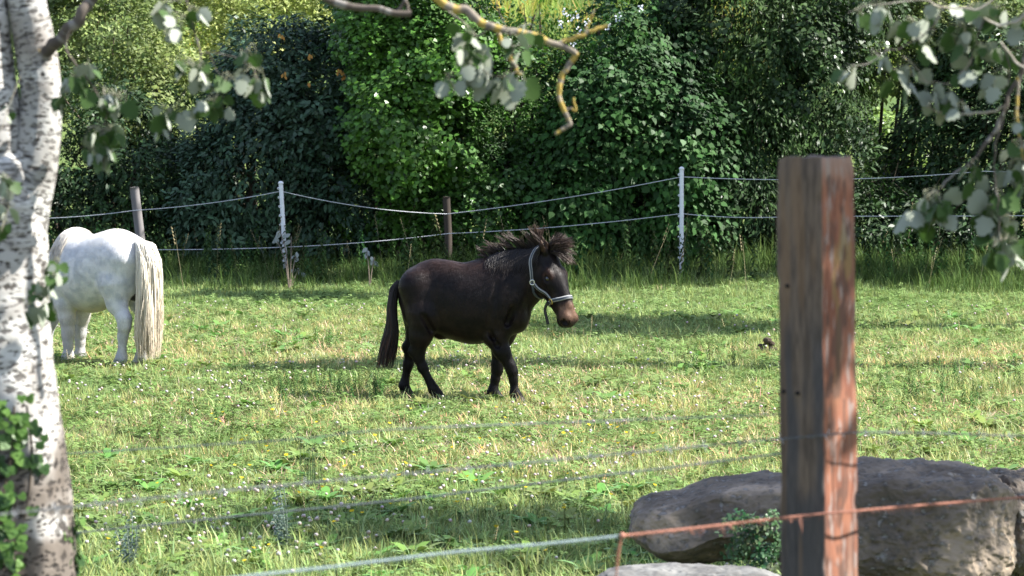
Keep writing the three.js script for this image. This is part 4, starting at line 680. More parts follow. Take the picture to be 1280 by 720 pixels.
// ---------------------------------------------------------------- far fence
const wireMat = new THREE.MeshStandardMaterial({ color: new THREE.Color().setRGB(0.55, 0.57, 0.6), roughness: 0.55, metalness: 0.2 });
const FD = 37.2;
{
  const plastic = new THREE.MeshPhysicalMaterial({ color: new THREE.Color().setRGB(0.74, 0.76, 0.8), roughness: 0.45 });
  const post = (name, label, x0, y0, x1, y1, d) => {
    const top = at(x0, y0, d), b = at(x1, y1, d), base = V(b.x, ground(b.x, d) - 0.05, -d), o = thing(name, label, 'fence post', base, 'white plastic posts of the far fence'), s = new Soup(), L = top.clone().sub(base);
    tubeInto(s, [V(0, 0, 0), L.clone().multiplyScalar(0.33), L.clone().multiplyScalar(0.66), L.clone()], 0.024, 8, [1, 1, 1], 8); part('shaft', s.geo(false), plastic, o);
    const c = new THREE.SphereGeometry(0.03, 10, 8); c.scale(1, 0.8, 1); part('cap', c, plastic, o).position.copy(L);
    for (let i = 1; i <= 9; i++) { const q = L.clone().multiplyScalar(0.12 + i * 0.092), g = mergeGeometries([new THREE.CylinderGeometry(0.0265, 0.0265, 0.012, 10).toNonIndexed(), new THREE.TorusGeometry(0.009, 0.0045, 6, 10).translate(-0.029, 0, 0.01).toNonIndexed()]); part('clip', g, plastic, o).position.copy(q); }
  };
  post('plastic_post', 'white plastic electric fence post in the grass left of the dark pony', 351, 229, 358, 362, FD);
  post('plastic_post', 'white plastic electric fence post in the grass left of the wooden post', 852, 211, 852, 345, FD);
  const stake = (label, x0, y0, x1, y1, d, w, col) => {
    const top = at(x0, y0, d), b = at(x1, y1, d), base = V(b.x, ground(b.x, d) - 0.05, -d), L = top.clone().sub(base), s = new Soup(), o = thing('wooden_stake', label, 'stake', base);
    tubeInto(s, [V(0, 0, 0), L.clone().multiplyScalar(0.5).add(V(0.01, 0, 0)), L], (t) => w * (1 - 0.08 * t), 10, (t, a, p) => { const n = fbm(a * 3, p.y * 2.5, w * 90, 3); return col.map((c) => c * (0.6 + 0.8 * n)); }, 24, (a, l) => 0.92 + 0.16 * noise3(a * 1.5, l * 3, 2));
    const c = s.v(L.x, L.y + 0.004, L.z, 0, 1, 0, ...col), n0 = s.p.length / 3 - 1 - 11; for (let k = 0; k < 10; k++) s.t(n0 + k, c, n0 + k + 1);
    part('shaft', smooth(s), new THREE.MeshStandardMaterial({ vertexColors: true, roughness: 0.95 }), o);
    return o;
  };
  stake('weathered grey wooden stake at the hedge behind the white pony', 168, 234, 178, 330, 38.0, 0.056, [0.2, 0.185, 0.18]);
  stake('brown wooden stake in the hedge just above the back of the dark pony', 558, 246, 560, 345, 38.0, 0.045, [0.05, 0.038, 0.029]);
  const wire = (pts, label, d = FD) => { const s = new Soup(); for (let i = 0; i + 1 < pts.length; i++) { const a = at(pts[i][0], pts[i][1], pts[i][2] ?? d), b = at(pts[i + 1][0], pts[i + 1][1], pts[i + 1][2] ?? d), L = []; for (let k = 0; k <= 12; k++) { const t = k / 12, p = a.clone().lerp(b, t); p.y -= (pts[i][3] ?? 0.06) * 4 * t * (1 - t); L.push(p); } tubeInto(s, L, 0.004, 6, [1, 1, 1], 24); } tag(part('fence_wire', s.geo(false), wireMat, scene), label, 'fence wire'); };
  wire([[-60, 270, 38.6], [168, 263, 37.9, 0.03], [351.5, 239, FD, 0.05], [559, 267.5, 37.9, 0.03], [852, 221, FD, 0.06], [1230, 214, FD, 0.02], [1420, 214, FD]], 'upper pale electric fence wire strung from post to post along the hedge');
  wire([[-60, 316, 38.2], [180, 312, 37.6, 0.01], [355, 309, FD, 0.02], [560, 292, 37.7, 0.03], [852, 267, FD, 0.03], [1000, 270, FD, 0.01], [1420, 268, FD]], 'lower pale electric fence wire strung along the hedge behind the ponies');
  // pale leaved sucker plants by the left post
  const r = rng(12), pale = leafMat({ transmission: 0.2, clearcoat: 0 });
  const sap = (label, spots, bx, by) => {
    const d = 37.0, b = groundPx(bx, by), o = thing('poplar_sapling', label, 'sapling', b), s = new Soup();
    for (const [px, py] of spots) { const p = at(px, py, d - 0.1 * r()).sub(b); tubeInto(s, [V(0, -0.03, 0), V(p.x * 0.4, p.y * 0.6, p.z * 0.5), p], 0.006, 5); for (let i = 0; i < 3; i++) { const q = new Soup(); leafInto(q, r, V(0, 0, 0), V((r() - 0.5) * 1.3, -0.7 + 0.5 * r(), 0.3).normalize(), V((r() - 0.5) * 0.8, 0.4, 1).normalize(), 0.085, 0.045, 1, 'oval'); for (let k = 0; k < q.c.length; k += 3) { q.c[k] = 0.34; q.c[k + 1] = 0.38; q.c[k + 2] = 0.36; } part('leaf', q.geo(), pale, o).position.copy(p).add(V((r() - 0.5) * 0.08, (r() - 0.5) * 0.1, 0.02)); } }
    part('stem', s.geo(false), twigMat, o);
  };
  sap('pale leaved poplar sapling growing around the left white post', [[346, 300], [350, 288], [364, 296], [370, 318], [374, 336]], 362, 366);
  sap('pale leaved poplar sapling under the wire between left post and dark pony', [[458, 314], [468, 322]], 462, 362);
}

// ---------------------------------------------------------------- near wooden post
const POST_D = 7.6;
{
  const lower = 470, topP = at(1020, 196, POST_D), foot = at(1024, 720, POST_D); const k = (topP.y - foot.y), slope = (foot.x - topP.x) / k;
  const gy = ground(topP.x, POST_D) - 0.1, H = topP.y - gy, A = 0.127, base = V(topP.x + slope * H, gy, -POST_D), o = thing('wooden_post', 'thick square weathered hardwood fence post in the right foreground', 'fence post', base);
  const s = new Soup(), rad = 0.006, prof = [];
  // square outline with rounded corners, starting at the left face
  for (let c = 0; c < 4; c++) { const a0 = c * Math.PI / 2, cx = [1, -1, -1, 1][c] * (A / 2 - rad), cz = [1, 1, -1, -1][c] * (A / 2 - rad); for (let j = 0; j <= 3; j++) { const a = a0 + j / 3 * Math.PI / 2; prof.push([cx + Math.cos(a) * rad, cz + Math.sin(a) * rad, c]); } const nx = [-1, -1, 1, 1][c], nextx = [-1, -1, 1, 1][c] * (A / 2 - rad), nextz = [1, -1, -1, 1][c] * (A / 2 - rad); for (let j = 1; j < 8; j++) prof.push([null, j / 8, c]); }
  const P2 = []; for (let i = 0; i < prof.length; i++) { const p = prof[i]; if (p[0] !== null) { P2.push([p[0], p[1]]); continue; } let a = i; while (prof[a][0] === null) a--; let b = i; while (prof[b % prof.length][0] === null) b++; const q = prof[a], w = prof[b % prof.length]; P2.push([lerp(q[0], w[0], p[1]), lerp(q[1], w[1], p[1])]); }
  const rows = 220, n = P2.length, per = []; let L = 0; for (let i = 0; i <= n; i++) { per.push(L); const a = P2[i % n], b = P2[(i + 1) % n]; L += Math.hypot(a[0] - b[0], a[1] - b[1]); }
  let prev = null, topRow;
  const wear = (p, y, i) => { const q = Math.max(0, y - (H - 0.05)) / 0.05; const f = (noise3(p[0] * 60, y * 6, p[1] * 60) - 0.5) * 0.005 + (noise3(p[0] * 160, y * 18, p[1] * 160) - 0.5) * 0.003 - 0.004 * sstep(0.6, 0.8, noise3(p[0] * 40, y * 22, p[1] * 40)) * (Math.abs(p[0]) > 0.05 && Math.abs(p[1]) > 0.05 ? 1 : 0) - q * q * 0.004; return 1 + f / (A / 2); };
  for (let j = 0; j <= rows; j++) { const y = H * j / rows, row = []; for (let i = 0; i <= n; i++) { const p = P2[i % n], w = wear(p, y, i); row.push(s.v(p[0] * w - slope * y * 0, y + (j === rows ? (noise3(p[0] * 50, 1, p[1] * 50) - 0.5) * 0.008 : 0), p[1] * w, 0, 0, 0, 1, 1, 1, per[i] / L, y / H)); } if (prev) for (let i = 0; i < n; i++) { s.t(prev[i], row[i], prev[i + 1]); s.t(prev[i + 1], row[i], row[i + 1]); } prev = row; topRow = row; }
  const cI = s.v(0, H - 0.001, 0, 0, 1, 0, 1, 1, 1, 0.02, 0.99); for (let i = 0; i < n; i++) { const a = topRow[i] * 3, b = topRow[i + 1] * 3; const q = s.v(s.p[a], s.p[a + 1], s.p[a + 2], 0, 1, 0, 1, 1, 1, 0.5, 0.995), w = s.v(s.p[b], s.p[b + 1], s.p[b + 2], 0, 1, 0, 1, 1, 1, 0.52, 0.995); s.t(q, cI, w); }
  // which side is which: u runs round the post; side index by nearest corner
  const grain = (u, v) => { const y = v * H; return { f: fbm(u * 34 + 1.2 * noise3(u * 9, y * 4, 1), y * 13, 3.1, 5), g: fbm(u * 150, y * 34, 9.2, 3), b: fbm(u * 9, y * 4.2, 5, 3), sp: noise3(u * 70, y * 26, 2) }; };
  const tex = colorTexture(512, 1536, (u, v) => {
    const { f, g, b, sp } = grain(u, v), y = v * H, up = H - y;
    // the weathered grey sides and the redder sides, a quarter of the outline each
    const q = ((u * 4) % 4), red = POST_RED(q);
    let grey = mix3([0.07, 0.05, 0.037], [0.16, 0.115, 0.082], sstep(0.3, 0.7, f * 0.6 + g * 0.4));
    const blackish = sstep(0.28, 0.5, up) * sstep(0.35, 0.6, b + 0.12); grey = mix3(grey, mix3([0.035, 0.033, 0.036], [0.075, 0.07, 0.07], g), blackish * 0.85);
    grey = mix3(grey, [0.2, 0.115, 0.055], 0.4 * sstep(0.62, 0.75, fbm(u * 22, y * 2.4, 14, 2)) * sstep(0.8, 0.3, Math.abs(up - 0.5)));
    let rd = mix3([0.17, 0.06, 0.034], [0.31, 0.125, 0.07], sstep(0.3, 0.7, f * 0.55 + g * 0.45));
    rd = mix3(rd, [0.32, 0.22, 0.165], 0.5 * sstep(0.5, 0.75, b) * sstep(0.1, 0.6, up)); rd = mix3(rd, [0.3, 0.28, 0.26], 0.6 * sstep(0.66, 0.8, sp * 0.6 + g * 0.5)); rd = mix3(rd, [0.24, 0.19, 0.06], 0.5 * sstep(0.62, 0.72, fbm(u * 26, y * 6, 31, 2)) * sstep(0.1, 0.2, up) * sstep(0.6, 0.4, up));
    rd = mix3(rd, [0.32, 0.24, 0.19], 0.6 * sstep(0.09, 0.0, up));
    rd = mix3(rd, [0.085, 0.045, 0.032], 0.75 * sstep(0.52, 0.68, fbm(u * 26 + 4, y * 20, 44, 4))); let c = mix3(grey, rd, clamp(red, 0, 1)); const crack = sstep(0.74, 0.78, fbm(u * 60, y * 2.4, 20, 2)); c = c.map((x) => x * (1 - 0.4 * crack)); return c;
  });
  const bmp = grayTexture(512, 1536, (u, v) => { const { f, g } = grain(u, v), y = v * H; return 0.45 * f + 0.55 * g - 0.5 * sstep(0.74, 0.78, fbm(u * 60, y * 2.4, 20, 2)); });
  for (const t of [tex, bmp]) t.wrapT = THREE.ClampToEdgeWrapping, t.wrapS = THREE.ClampToEdgeWrapping;
  const m = part('timber', smooth(s), new THREE.MeshStandardMaterial({ map: tex, bumpMap: bmp, bumpScale: 0.0016, roughness: 0.85 }), o);
  m.rotation.y = -Math.PI / 4 + 0.03; o.rotation.z = Math.atan(slope);
  // nail holes on the dark face
  const hole = new THREE.MeshStandardMaterial({ color: new THREE.Color().setRGB(0.01, 0.008, 0.007), roughness: 1 });
  for (const [px, py] of [[988, 491], [1004, 492], [994, 358]]) { const p = at(px, py, POST_D - 0.06).sub(base); const h = part('nail_hole', new THREE.CylinderGeometry(0.0045, 0.0045, 0.006, 10), hole, o); h.rotation.set(Math.PI / 2, 0, Math.PI / 4); h.position.set(p.x, p.y, 0.0898 - Math.abs(p.x + 0.003) + 0.0005); }
}

// ---------------------------------------------------------------- near wires and twine
function helix(s, curve, R, r, pitch, phase, col, sides = 5) {
  const L = curve.getLength(), n = Math.round(L / pitch * 8), pts = [];
  for (let i = 0; i <= n; i++) { const t = i / n, p = curve.getPointAt(t), T = curve.getTangentAt(t), A = T.clone().cross(V(0, 1, 0)).normalize(), B = T.clone().cross(A), a = t * L / pitch * Math.PI * 2 + phase; pts.push(p.clone().addScaledVector(A, Math.cos(a) * R).addScaledVector(B, Math.sin(a) * R)); }
  tubeInto(s, pts, r, sides, col, n);
}
const galv = new THREE.MeshStandardMaterial({ vertexColors: true, roughness: 0.6, metalness: 0.05 });
const FRONT = 0.1;   // how far in front of the post's middle the wires pass
{
  // positions: left end near the pale trunk, the post's front corner, right end
  const D0 = POST_D - FRONT, r = rng(3);
  const barbed = (pts, label) => {
    const curve = new THREE.CatmullRomCurve3(pts.map((p) => at(...p)), false, 'centripetal'), s = new Soup(), L = curve.getLength();
    helix(s, curve, 0.0016, 0.0012, 0.055, 0, [0.1, 0.105, 0.11]); helix(s, curve, 0.0016, 0.0012, 0.055, Math.PI, [0.08, 0.085, 0.09]);
    const o = part('barbed_wire', s.geo(), galv, scene); tag(o, label, 'barbed wire');
    for (let l = 0.05; l < L; l += 0.105) { const p = curve.getPointAt(l / L), T = curve.getTangentAt(l / L), A = T.clone().cross(V(0, 1, 0)).normalize(), B = T.clone().cross(A), q = new Soup(), a0 = r() * 6; for (let k = 0; k < 4; k++) { const a = a0 + k * 1.57, dir = A.clone().multiplyScalar(Math.cos(a)).addScaledVector(B, Math.sin(a)), sh = T.clone().multiplyScalar((k - 1.5) * 0.003); tubeInto(q, [dir.clone().multiplyScalar(0.003).add(sh), dir.clone().multiplyScalar(0.013).add(sh).addScaledVector(T, 0.003)], (t) => 0.0013 * (1 - 0.6 * t), 4, [0.4, 0.41, 0.44]); } const b = part('barb', q.geo(), galv, o); b.position.copy(p); }
  };
  barbed([[-160, 655, 5.95], [0, 643, 6.22], [180, 624, 6.5], [400, 602, 6.8], [600, 584, 7.05], [800, 565, 7.28], [960, 550, D0], [1020, 545, D0 - 0.005], [1066, 541, D0 + 0.02], [1180, 542, 7.75], [1290, 546, 7.95], [1420, 551, 8.2]], 'grey twisted barbed wire crossing in front of the wooden post');
  const plain = (name, pts, rad, col, label, cat = 'wire') => { const s = new Soup(); tubeInto(s, pts.map((p) => at(...p)), rad, 6, col, 50); return tag(part(name, s.geo(), galv, scene), label, cat); };
  plain('plain_wire', [[96, 666, 8.4], [300, 645, 8.2], [500, 625, 8.0], [690, 602, 7.85], [850, 583, 7.75], [976, 567, POST_D + 0.02]], 0.0022, [0.2, 0.21, 0.21], 'thin plain wire from the pale trunk to the left side of the wooden post');
  plain('plain_wire', [[84, 567, 8.4], [250, 557, 8.0], [380, 548, 7.6], [490, 537, 7.2], [760, 526, 7.3], [976, 518, POST_D + 0.05]], 0.0016, [0.2, 0.21, 0.21], 'faint thin upper wire running left from the wooden post to the pale trunk');
  // baler twine, frayed
  const twineTex = new THREE.MeshStandardMaterial({ vertexColors: true, roughness: 0.95 });
  const twine = (name, pts, label, cA, cB, frays) => {
    const curve = new THREE.CatmullRomCurve3(pts.map((p) => at(...p)), false, 'centripetal'), s = new Soup();
    for (let k = 0; k < 3; k++) helix(s, curve, 0.0017, 0.0014, 0.03, k * 2.09, k % 2 ? cA : cB);
    for (let i = 0; i < 700; i++) { const t = r(), p = curve.getPointAt(t), L = 0.004 + 0.012 * r(); strand(s, [p, p.clone().add(V((r() - 0.5) * L, (r() - 0.6) * L, (r() - 0.5) * L)), p.clone().add(V((r() - 0.5) * L * 2, -L * r(), (r() - 0.5) * L))], 0.0004, cB, 0); }
    for (const [px, py, dx, dy] of frays) { const a = at(px, py, 7.3), e = 7.3 / FPX, pt = (x, y) => a.clone().add(V(x * e, -y * e, (r() - 0.5) * 0.01)); strand(s, bez([a, pt(dx * 0.2 - 3, dy * 0.4), pt(dx * 1.4, dy * 0.6), pt(dx, dy)], 8), 0.0014, cA, 0); strand(s, bez([a, pt(dx * 0.6 + 3, dy * 0.3), pt(dx * 0.4, dy * 0.9), pt(dx * 0.5, dy * 0.8)], 8), 0.001, cB, 1); }
    return tag(part(name, s.geo(), twineTex, scene), label, 'twine');
  };
  const org = [0.44, 0.2, 0.14], org2 = [0.33, 0.145, 0.1];
  twine('orange_twine', [[778, 669.5, 7.1], [860, 661, 7.22], [930, 653, 7.36], [1000, 645, D0], [1021, 643, D0 - 0.005], [1066, 639, D0 + 0.02], [1160, 631, 7.8], [1272, 622, 8.05], [1400, 612, 8.3]], 'frayed orange baler twine tied across the lower part of the wooden post', org, org2, [[862, 662, 6, 8], [880, 660, -5, 10], [902, 658, 4, 14], [912, 656, 6, 8], [1000, 646, 3, 22], [988, 648, 2, 6], [796, 669, 8, -3]]);
  twine('blue_twine', [[778, 669.5, 7.1], [700, 678, 7.0], [560, 691, 6.8], [420, 708, 6.6], [320, 719, 6.45], [200, 733, 6.3]], 'pale blue baler twine running low across the bottom left from the orange twine', [0.3, 0.37, 0.38], [0.22, 0.28, 0.29], []);
  { const s = new Soup(); for (let k = 0; k < 2; k++) strand(s, bez([at(778, 669, 7.09), at(771 + k * 2, 685, 7.09), at(770 + k * 3, 705, 7.1), at(769, 730, 7.1)], 10), 0.0022, [0.4, 0.17, 0.11], k); const kn = new THREE.IcosahedronGeometry(0.007, 1); const o = tag(part('twine_end', s.geo(), twineTex, scene), 'loose reddish twine end hanging from the knot left of the boulder', 'twine'); const p = kn.attributes.position; kn.setAttribute('color', new THREE.Float32BufferAttribute(Array.from({ length: p.count * 3 }, (_, i) => org[i % 3]), 3)); part('knot', kn, twineTex, o).position.copy(at(778, 669.5, 7.09)); }
  // staples that hold the wires to the post's front corner
  for (const [px, py] of [[1058, 541]]) { const s2 = new Soup(), p = at(px, py, D0 - 0.003 + Math.abs(px - 1021) * 0.0016); tubeInto(s2, [V(-0.004, 0.011, 0.012), V(-0.004, 0.009, -0.002), V(0, 0.0, -0.0045), V(0.004, -0.009, -0.002), V(0.004, -0.011, 0.012)], 0.0014, 6, [0.2, 0.19, 0.18], 12); const o = part('staple', s2.geo(), galv, scene.getObjectByName('wooden_post')); o.position.copy(p.sub(scene.getObjectByName('wooden_post').position)); }
}

// ---------------------------------------------------------------- boulders
function stone(name, label, c, R, seed, col, dents = 1, shape = null, cuts = null) {
  const rp = rng(seed * 31), planes = (cuts ?? []).map(([a, b, c2, d2]) => [V(a, b, c2).normalize(), d2]); if (!cuts) for (let k = 0; k < 7; k++) planes.push([V(rp() * 2 - 1, rp() * 1.6 - 0.6, rp() * 1.4 - 0.1).normalize(), 0.78 + 0.2 * rp()]);
  const g = mergeVertices(new THREE.IcosahedronGeometry(1, 80)), p = g.attributes.position, C = [], v = V(0, 0, 0), sd = seed * 7.3;
  for (let i = 0; i < p.count; i++) {
    v.fromBufferAttribute(p, i); const u = v.clone();
    // blocky: push towards a rounded box
    const e = 3.4, q = Math.pow(Math.pow(Math.abs(u.x), e) + Math.pow(Math.abs(u.y), e) + Math.pow(Math.abs(u.z), e), -1 / e);
    u.multiplyScalar(q);
    const big = fbm(v.x * 1.3 + sd, v.y * 1.3, v.z * 1.3, 3) - 0.5, med = fbm(v.x * 4 + sd, v.y * 4, v.z * 4, 3) - 0.5, fine = fbm(v.x * 18 + sd, v.y * 18, v.z * 18, 3) - 0.5;
    u.multiplyScalar(1 + dents * (0.32 * big + 0.12 * med + 0.03 * fine));
    for (const [pn, pd] of planes) { const q2 = u.dot(pn) - pd; if (q2 > 0) u.addScaledVector(pn, -q2 * 0.78); }
    u.multiplyScalar(1 + 0.05 * (fbm(v.x * 2.6, v.y * 2.6 + sd, v.z * 2.6, 2) - 0.5));
    u.set(u.x * R[0], u.y * R[1], u.z * R[2]); if (shape) shape(u);
    const f2 = fbm(u.x * 13 + sd, u.y * 13, u.z * 13, 4) - 0.5, f3 = fbm(u.x * 55 + sd, u.y * 55, u.z * 55, 3) - 0.5, pit = sstep(0.66, 0.8, noise3(u.x * 34 + sd, u.y * 34, u.z * 34)); u.addScaledVector(v, (0.045 * f2 + 0.018 * f3 - 0.008 * pit) * Math.min(1, R[1] / 0.25));
    p.setXYZ(i, u.x, u.y, u.z);
    const n1 = fbm(u.x * 6 + sd, u.y * 6, u.z * 6 + 4, 4), n2 = fbm(u.x * 40, u.y * 40 + sd, u.z * 40, 4); C.push(...col(n1, n2, u, fine));
  }
  g.setAttribute('color', new THREE.Float32BufferAttribute(C, 3)); g.computeVertexNormals();
  const uv = []; for (let i = 0; i < p.count; i++) uv.push(p.getX(i) * 3 + p.getZ(i) * 2, p.getY(i) * 3 + p.getZ(i)); g.setAttribute('uv', new THREE.Float32BufferAttribute(uv, 2));
  const o = part(name, g, stoneMat, scene); o.position.copy(c); return tag(o, label, 'boulder');
}
const stoneMat = new THREE.MeshStandardMaterial({ vertexColors: true, roughness: 0.92 });
{
  const dark = (n1, n2) => { let c = mix3([0.1, 0.08, 0.062], [0.22, 0.178, 0.136], sstep(0.3, 0.7, n1)); c = mix3(c, [0.36, 0.28, 0.2], 0.7 * sstep(0.56, 0.7, n1)); c = mix3(c, [0.05, 0.048, 0.045], 0.6 * sstep(0.52, 0.68, n2)); return mix3(c, [0.3, 0.29, 0.27], 0.5 * sstep(0.66, 0.75, n2)); };
  // big boulder: right block and the lower left shoulder
  const D = 13.4, e = D / FPX;
  stone('boulder', 'large dark brown boulder lying in the grass behind the wooden post', at(1120, 662, D), [148 * e, 84 * e, 0.36], 2, dark, 0.55, null, [[0.04, 1, 0.12, 0.86], [-0.05, 0.12, 1, 0.82], [0.75, 0.1, 0.66, 0.98], [0.8, 0.6, 0.1, 1.12], [-0.2, -0.5, 0.85, 0.95], [0.1, 0.7, 0.7, 1.05]]);
  stone('boulder', 'low dark boulder with a stepped top left of the wooden post', at(905, 648, D + 0.08), [118 * e, 52 * e, 0.32], 5, dark, 0.55, (u) => { const t = u.x / (118 * e); u.y += t < -0.05 ? -0.05 * sstep(-0.05, -0.5, t) : 0.035 * t; }, [[0.02, 1, 0.1, 0.8], [-0.1, 0.25, 1, 0.8], [-0.5, 0.8, 0.35, 1.0], [-0.7, 0.1, 0.7, 1.0], [-0.75, -0.65, 0.1, 0.85], [0, -0.7, 0.7, 0.8]]);
  stone('boulder', 'dark boulder cut off by the right edge behind the large one', at(1276, 662, D + 0.22), [62 * e, 72 * e, 0.34], 7, dark, 0.5);
  const light = (n1, n2) => mix3(mix3([0.1, 0.096, 0.09], [0.22, 0.215, 0.2], sstep(0.3, 0.7, n1)), [0.2, 0.2, 0.19], 0.5 * sstep(0.55, 0.7, n2));
  const e2 = 12.3 / FPX;
  stone('pale_stone', 'pale grey stone at the bottom edge in front of the low boulder', at(862, 749, 12.3), [125 * e2, 40 * e2, 0.2], 9, light, 0.5);
  // weeds at the foot of the boulders
  const r = rng(14), L = [];
  for (let i = 0; i < 46; i++) { const p = at(lerp(915, 978, r()), lerp(640, 712, r()), 12.85 - 0.05 * r()); L.push({ m: mtx(p, (r() - 0.5) * 1.2, (r() - 0.5) * 2, (r() - 0.5) * 1.2, 0.2 + 0.16 * r()), c: new THREE.Color().setRGB(lerp(0.03, 0.07, r()), lerp(0.08, 0.14, r()), 0.035) }); }
  const o = thing('ivy_patch', 'dark green ivy leaves creeping over the boulder beside the wooden post', 'ivy', at(945, 690, 12.9)); const inv = new THREE.Matrix4().makeTranslation(o.position.clone().negate()); L.forEach((it) => it.m.premultiply(inv)); copies('leaves', SPRAYS.ivy[0], leafMats.ivy, L, o);
  // droppings
  const b = groundPx(965, 442), dg = thing('horse_droppings', 'small dark heap of droppings on the grass left of the wooden post', 'droppings', b), dm = new THREE.MeshStandardMaterial({ color: new THREE.Color().setRGB(0.05, 0.035, 0.022), roughness: 1 });
  for (let i = 0; i < 16; i++) { const g = new THREE.IcosahedronGeometry(0.032 + 0.012 * r(), 2), p = g.attributes.position; for (let k = 0; k < p.count; k++) { const q = 1 + 0.4 * (noise3(p.getX(k) * 60 + i, p.getY(k) * 60, p.getZ(k) * 60) - 0.5); p.setXYZ(k, p.getX(k) * q, p.getY(k) * q * 0.8, p.getZ(k) * q); } g.computeVertexNormals(); part('lump', g, dm, dg).position.set((r() - 0.5) * 0.18, 0.02 + 0.07 * (i > 9 ? 1 : 0.2) * r() + (i > 11 ? 0.03 : 0), (r() - 0.5) * 0.16); }
}
// ---------------------------------------------------------------- the pale two-stemmed poplar on the left, and the poplar whose twigs hang in from the right
// leaf: green above, white and felty below, with its stalk
function poplarLeaf(seed) {
  const r = rng(seed), s = new Soup(), L = 0.037 * (0.8 + 0.4 * r()), curl = (r() - 0.4) * 0.35, N = 7, k = 0.8 + 0.4 * r();
  const prof = [0.2, 0.4, 0.5, 0.4, 0.42, 0.27, 0.2, 0.0].map((w, i) => w * (1 + (i % 2 ? -0.14 : 0.1) * r()));
  for (const side of [1, -1]) {
    const col = side > 0 ? [0.06 * k, 0.125 * k, 0.025 * k] : [0.43, 0.47, 0.37], h = side * 0.0002; let prev = null;
    for (let i = 0; i <= N; i++) {
      const t = i / N, y = -0.022 - L * t, z0 = curl * L * t * t + h, w = prof[i] * L * 1.05, row = [[-w, -0.18], [0, 0], [w, -0.18]].map(([x, q]) => s.v(x, y + (Math.abs(x) > 0 ? 0.1 * L * (0.3 - t) : 0), z0 + Math.abs(x) * (0.25 + curl), -x * 8 * side, 0, side, ...col));
      if (prev) for (let j = 0; j < 2; j++) { if (side > 0) { s.t(prev[j], row[j], prev[j + 1]); s.t(prev[j + 1], row[j], row[j + 1]); } else { s.t(prev[j], prev[j + 1], row[j]); s.t(prev[j + 1], row[j + 1], row[j]); } }
      prev = row;
    }
  }
  tubeInto(s, [V(0, 0, 0), V(0.002, -0.012, 0.002), V(0, -0.024, 0)], 0.0008, 3, [0.3, 0.32, 0.2], 3);
  return s.geo();
}
const POPLEAF = [1, 2, 3, 4, 5, 6].map((k) => poplarLeaf(500 + k));
const popMat = leafMat({ transmission: 0.42, clearcoat: 0.25, clearcoatRoughness: 0.35, roughness: 0.88 });
const barkTwig = new THREE.MeshStandardMaterial({ vertexColors: true, roughness: 0.9 });
const lichen = (p) => { const n = fbm(p.x * 60, p.y * 60, p.z * 60, 3); return n > 0.44 ? mix3([0.3, 0.26, 0.2], [0.42, 0.3, 0.07], sstep(0.44, 0.52, n)) : mix3([0.08, 0.065, 0.05], [0.26, 0.22, 0.17], n * 2); };
const plainBark = (p) => { const n = fbm(p.x * 45, p.y * 45, p.z * 45, 4); return mix3(mix3([0.03, 0.024, 0.02], [0.16, 0.13, 0.105], n), [0.4, 0.38, 0.34], 0.45 * sstep(0.58, 0.64, fbm(p.x * 60, p.y * 60, p.z * 60, 2))); };
const paleBark = (p) => { const n = fbm(p.x * 30, p.y * 30, p.z * 30, 3); return mix3([0.22, 0.18, 0.13], [0.55, 0.5, 0.42], n); };
// a branch that carries leaves: tree > branch > leaf
// a twig's path with small crooks
function wob(tw, r) { const c = new THREE.CatmullRomCurve3(tw.p.map((q) => at(q[0], q[1], q[2] ?? tw.d)), false, 'centripetal'), n = (tw.p.length - 1) * 3, L = c.getLength() / n, o = []; for (let i = 0; i <= n; i++) { const j = i && i < n ? Math.min(L * 0.16, 0.006) : 0; o.push(c.getPoint(i / n).add(V((r() - 0.5) * 2 * j, (r() - 0.5) * 2 * j, (r() - 0.5) * 2 * j))); } return o; }
function branch(tree, twigs, col, leaves, seed, name = 'branch') {
  const s = new Soup(), r = rng(seed), o0 = tree.position, curves = [];
  for (const tw of twigs) curves.push(tubeInto(s, wob(tw, r).map((q) => q.sub(o0)), (t) => lerp(tw.r[0], tw.r[1], t), 8, (t, a, p) => (tw.col ?? col)(p), tw.p.length * 14, (a, l, p) => 0.78 + 0.3 * noise3(p.x * 70 + a, p.y * 70, p.z * 70) + 0.22 * noise3(p.x * 25, p.y * 25 + a, p.z * 25)));
  // leaves: [px, py, distance, how many, spread, size] round a place; each on a fine shoot from the nearest wood
  const pts = curves.flatMap((c) => c.getPoints(24)), list = [];
  for (const [px, py, d, n, sp, sc = 1] of leaves) {
    const c = at(px, py, d).sub(o0), near = pts.reduce((m, q) => (q.distanceToSquared(c) < m.distanceToSquared(c) ? q : m), pts[0]), mid = near.clone().lerp(c, 0.6).add(V(0, 0.006, 0));
    const shoot = tubeInto(s, [near, mid, c], (t) => 0.0012 - 0.0005 * t, 4, paleBark(c));
    for (let i = 0; i < Math.round(n * 1.35); i++) {
      const q = shoot.getPoint(0.3 + 0.65 * r()).add(V((r() - 0.5) * 2 * sp * d / FPX * 0.8, (r() - 0.35) * sp * d / FPX, (r() - 0.5) * 0.09)), st = shoot.getPoint(r());
      tubeInto(s, [st, st.clone().lerp(q, 0.5).add(V(0, 0.004, 0)), q], 0.0006, 3, [0.3, 0.3, 0.2], 3);
      list.push([q, sc * (0.8 + 0.5 * r()), (r() - 0.5) * 1.5, r() * 6.28, (r() - 0.5) * 1.9, Math.floor(r() * 6)]);
    }
  }
  const b = part(name, s.geo(), barkTwig, tree);
  for (const [q, k, rx, ry, rz, v] of list) { const m = part('leaf', POPLEAF[v], popMat, b); m.position.copy(q); m.scale.setScalar(k); m.rotation.set(rx, ry, rz, 'YXZ'); }
  return b;
}
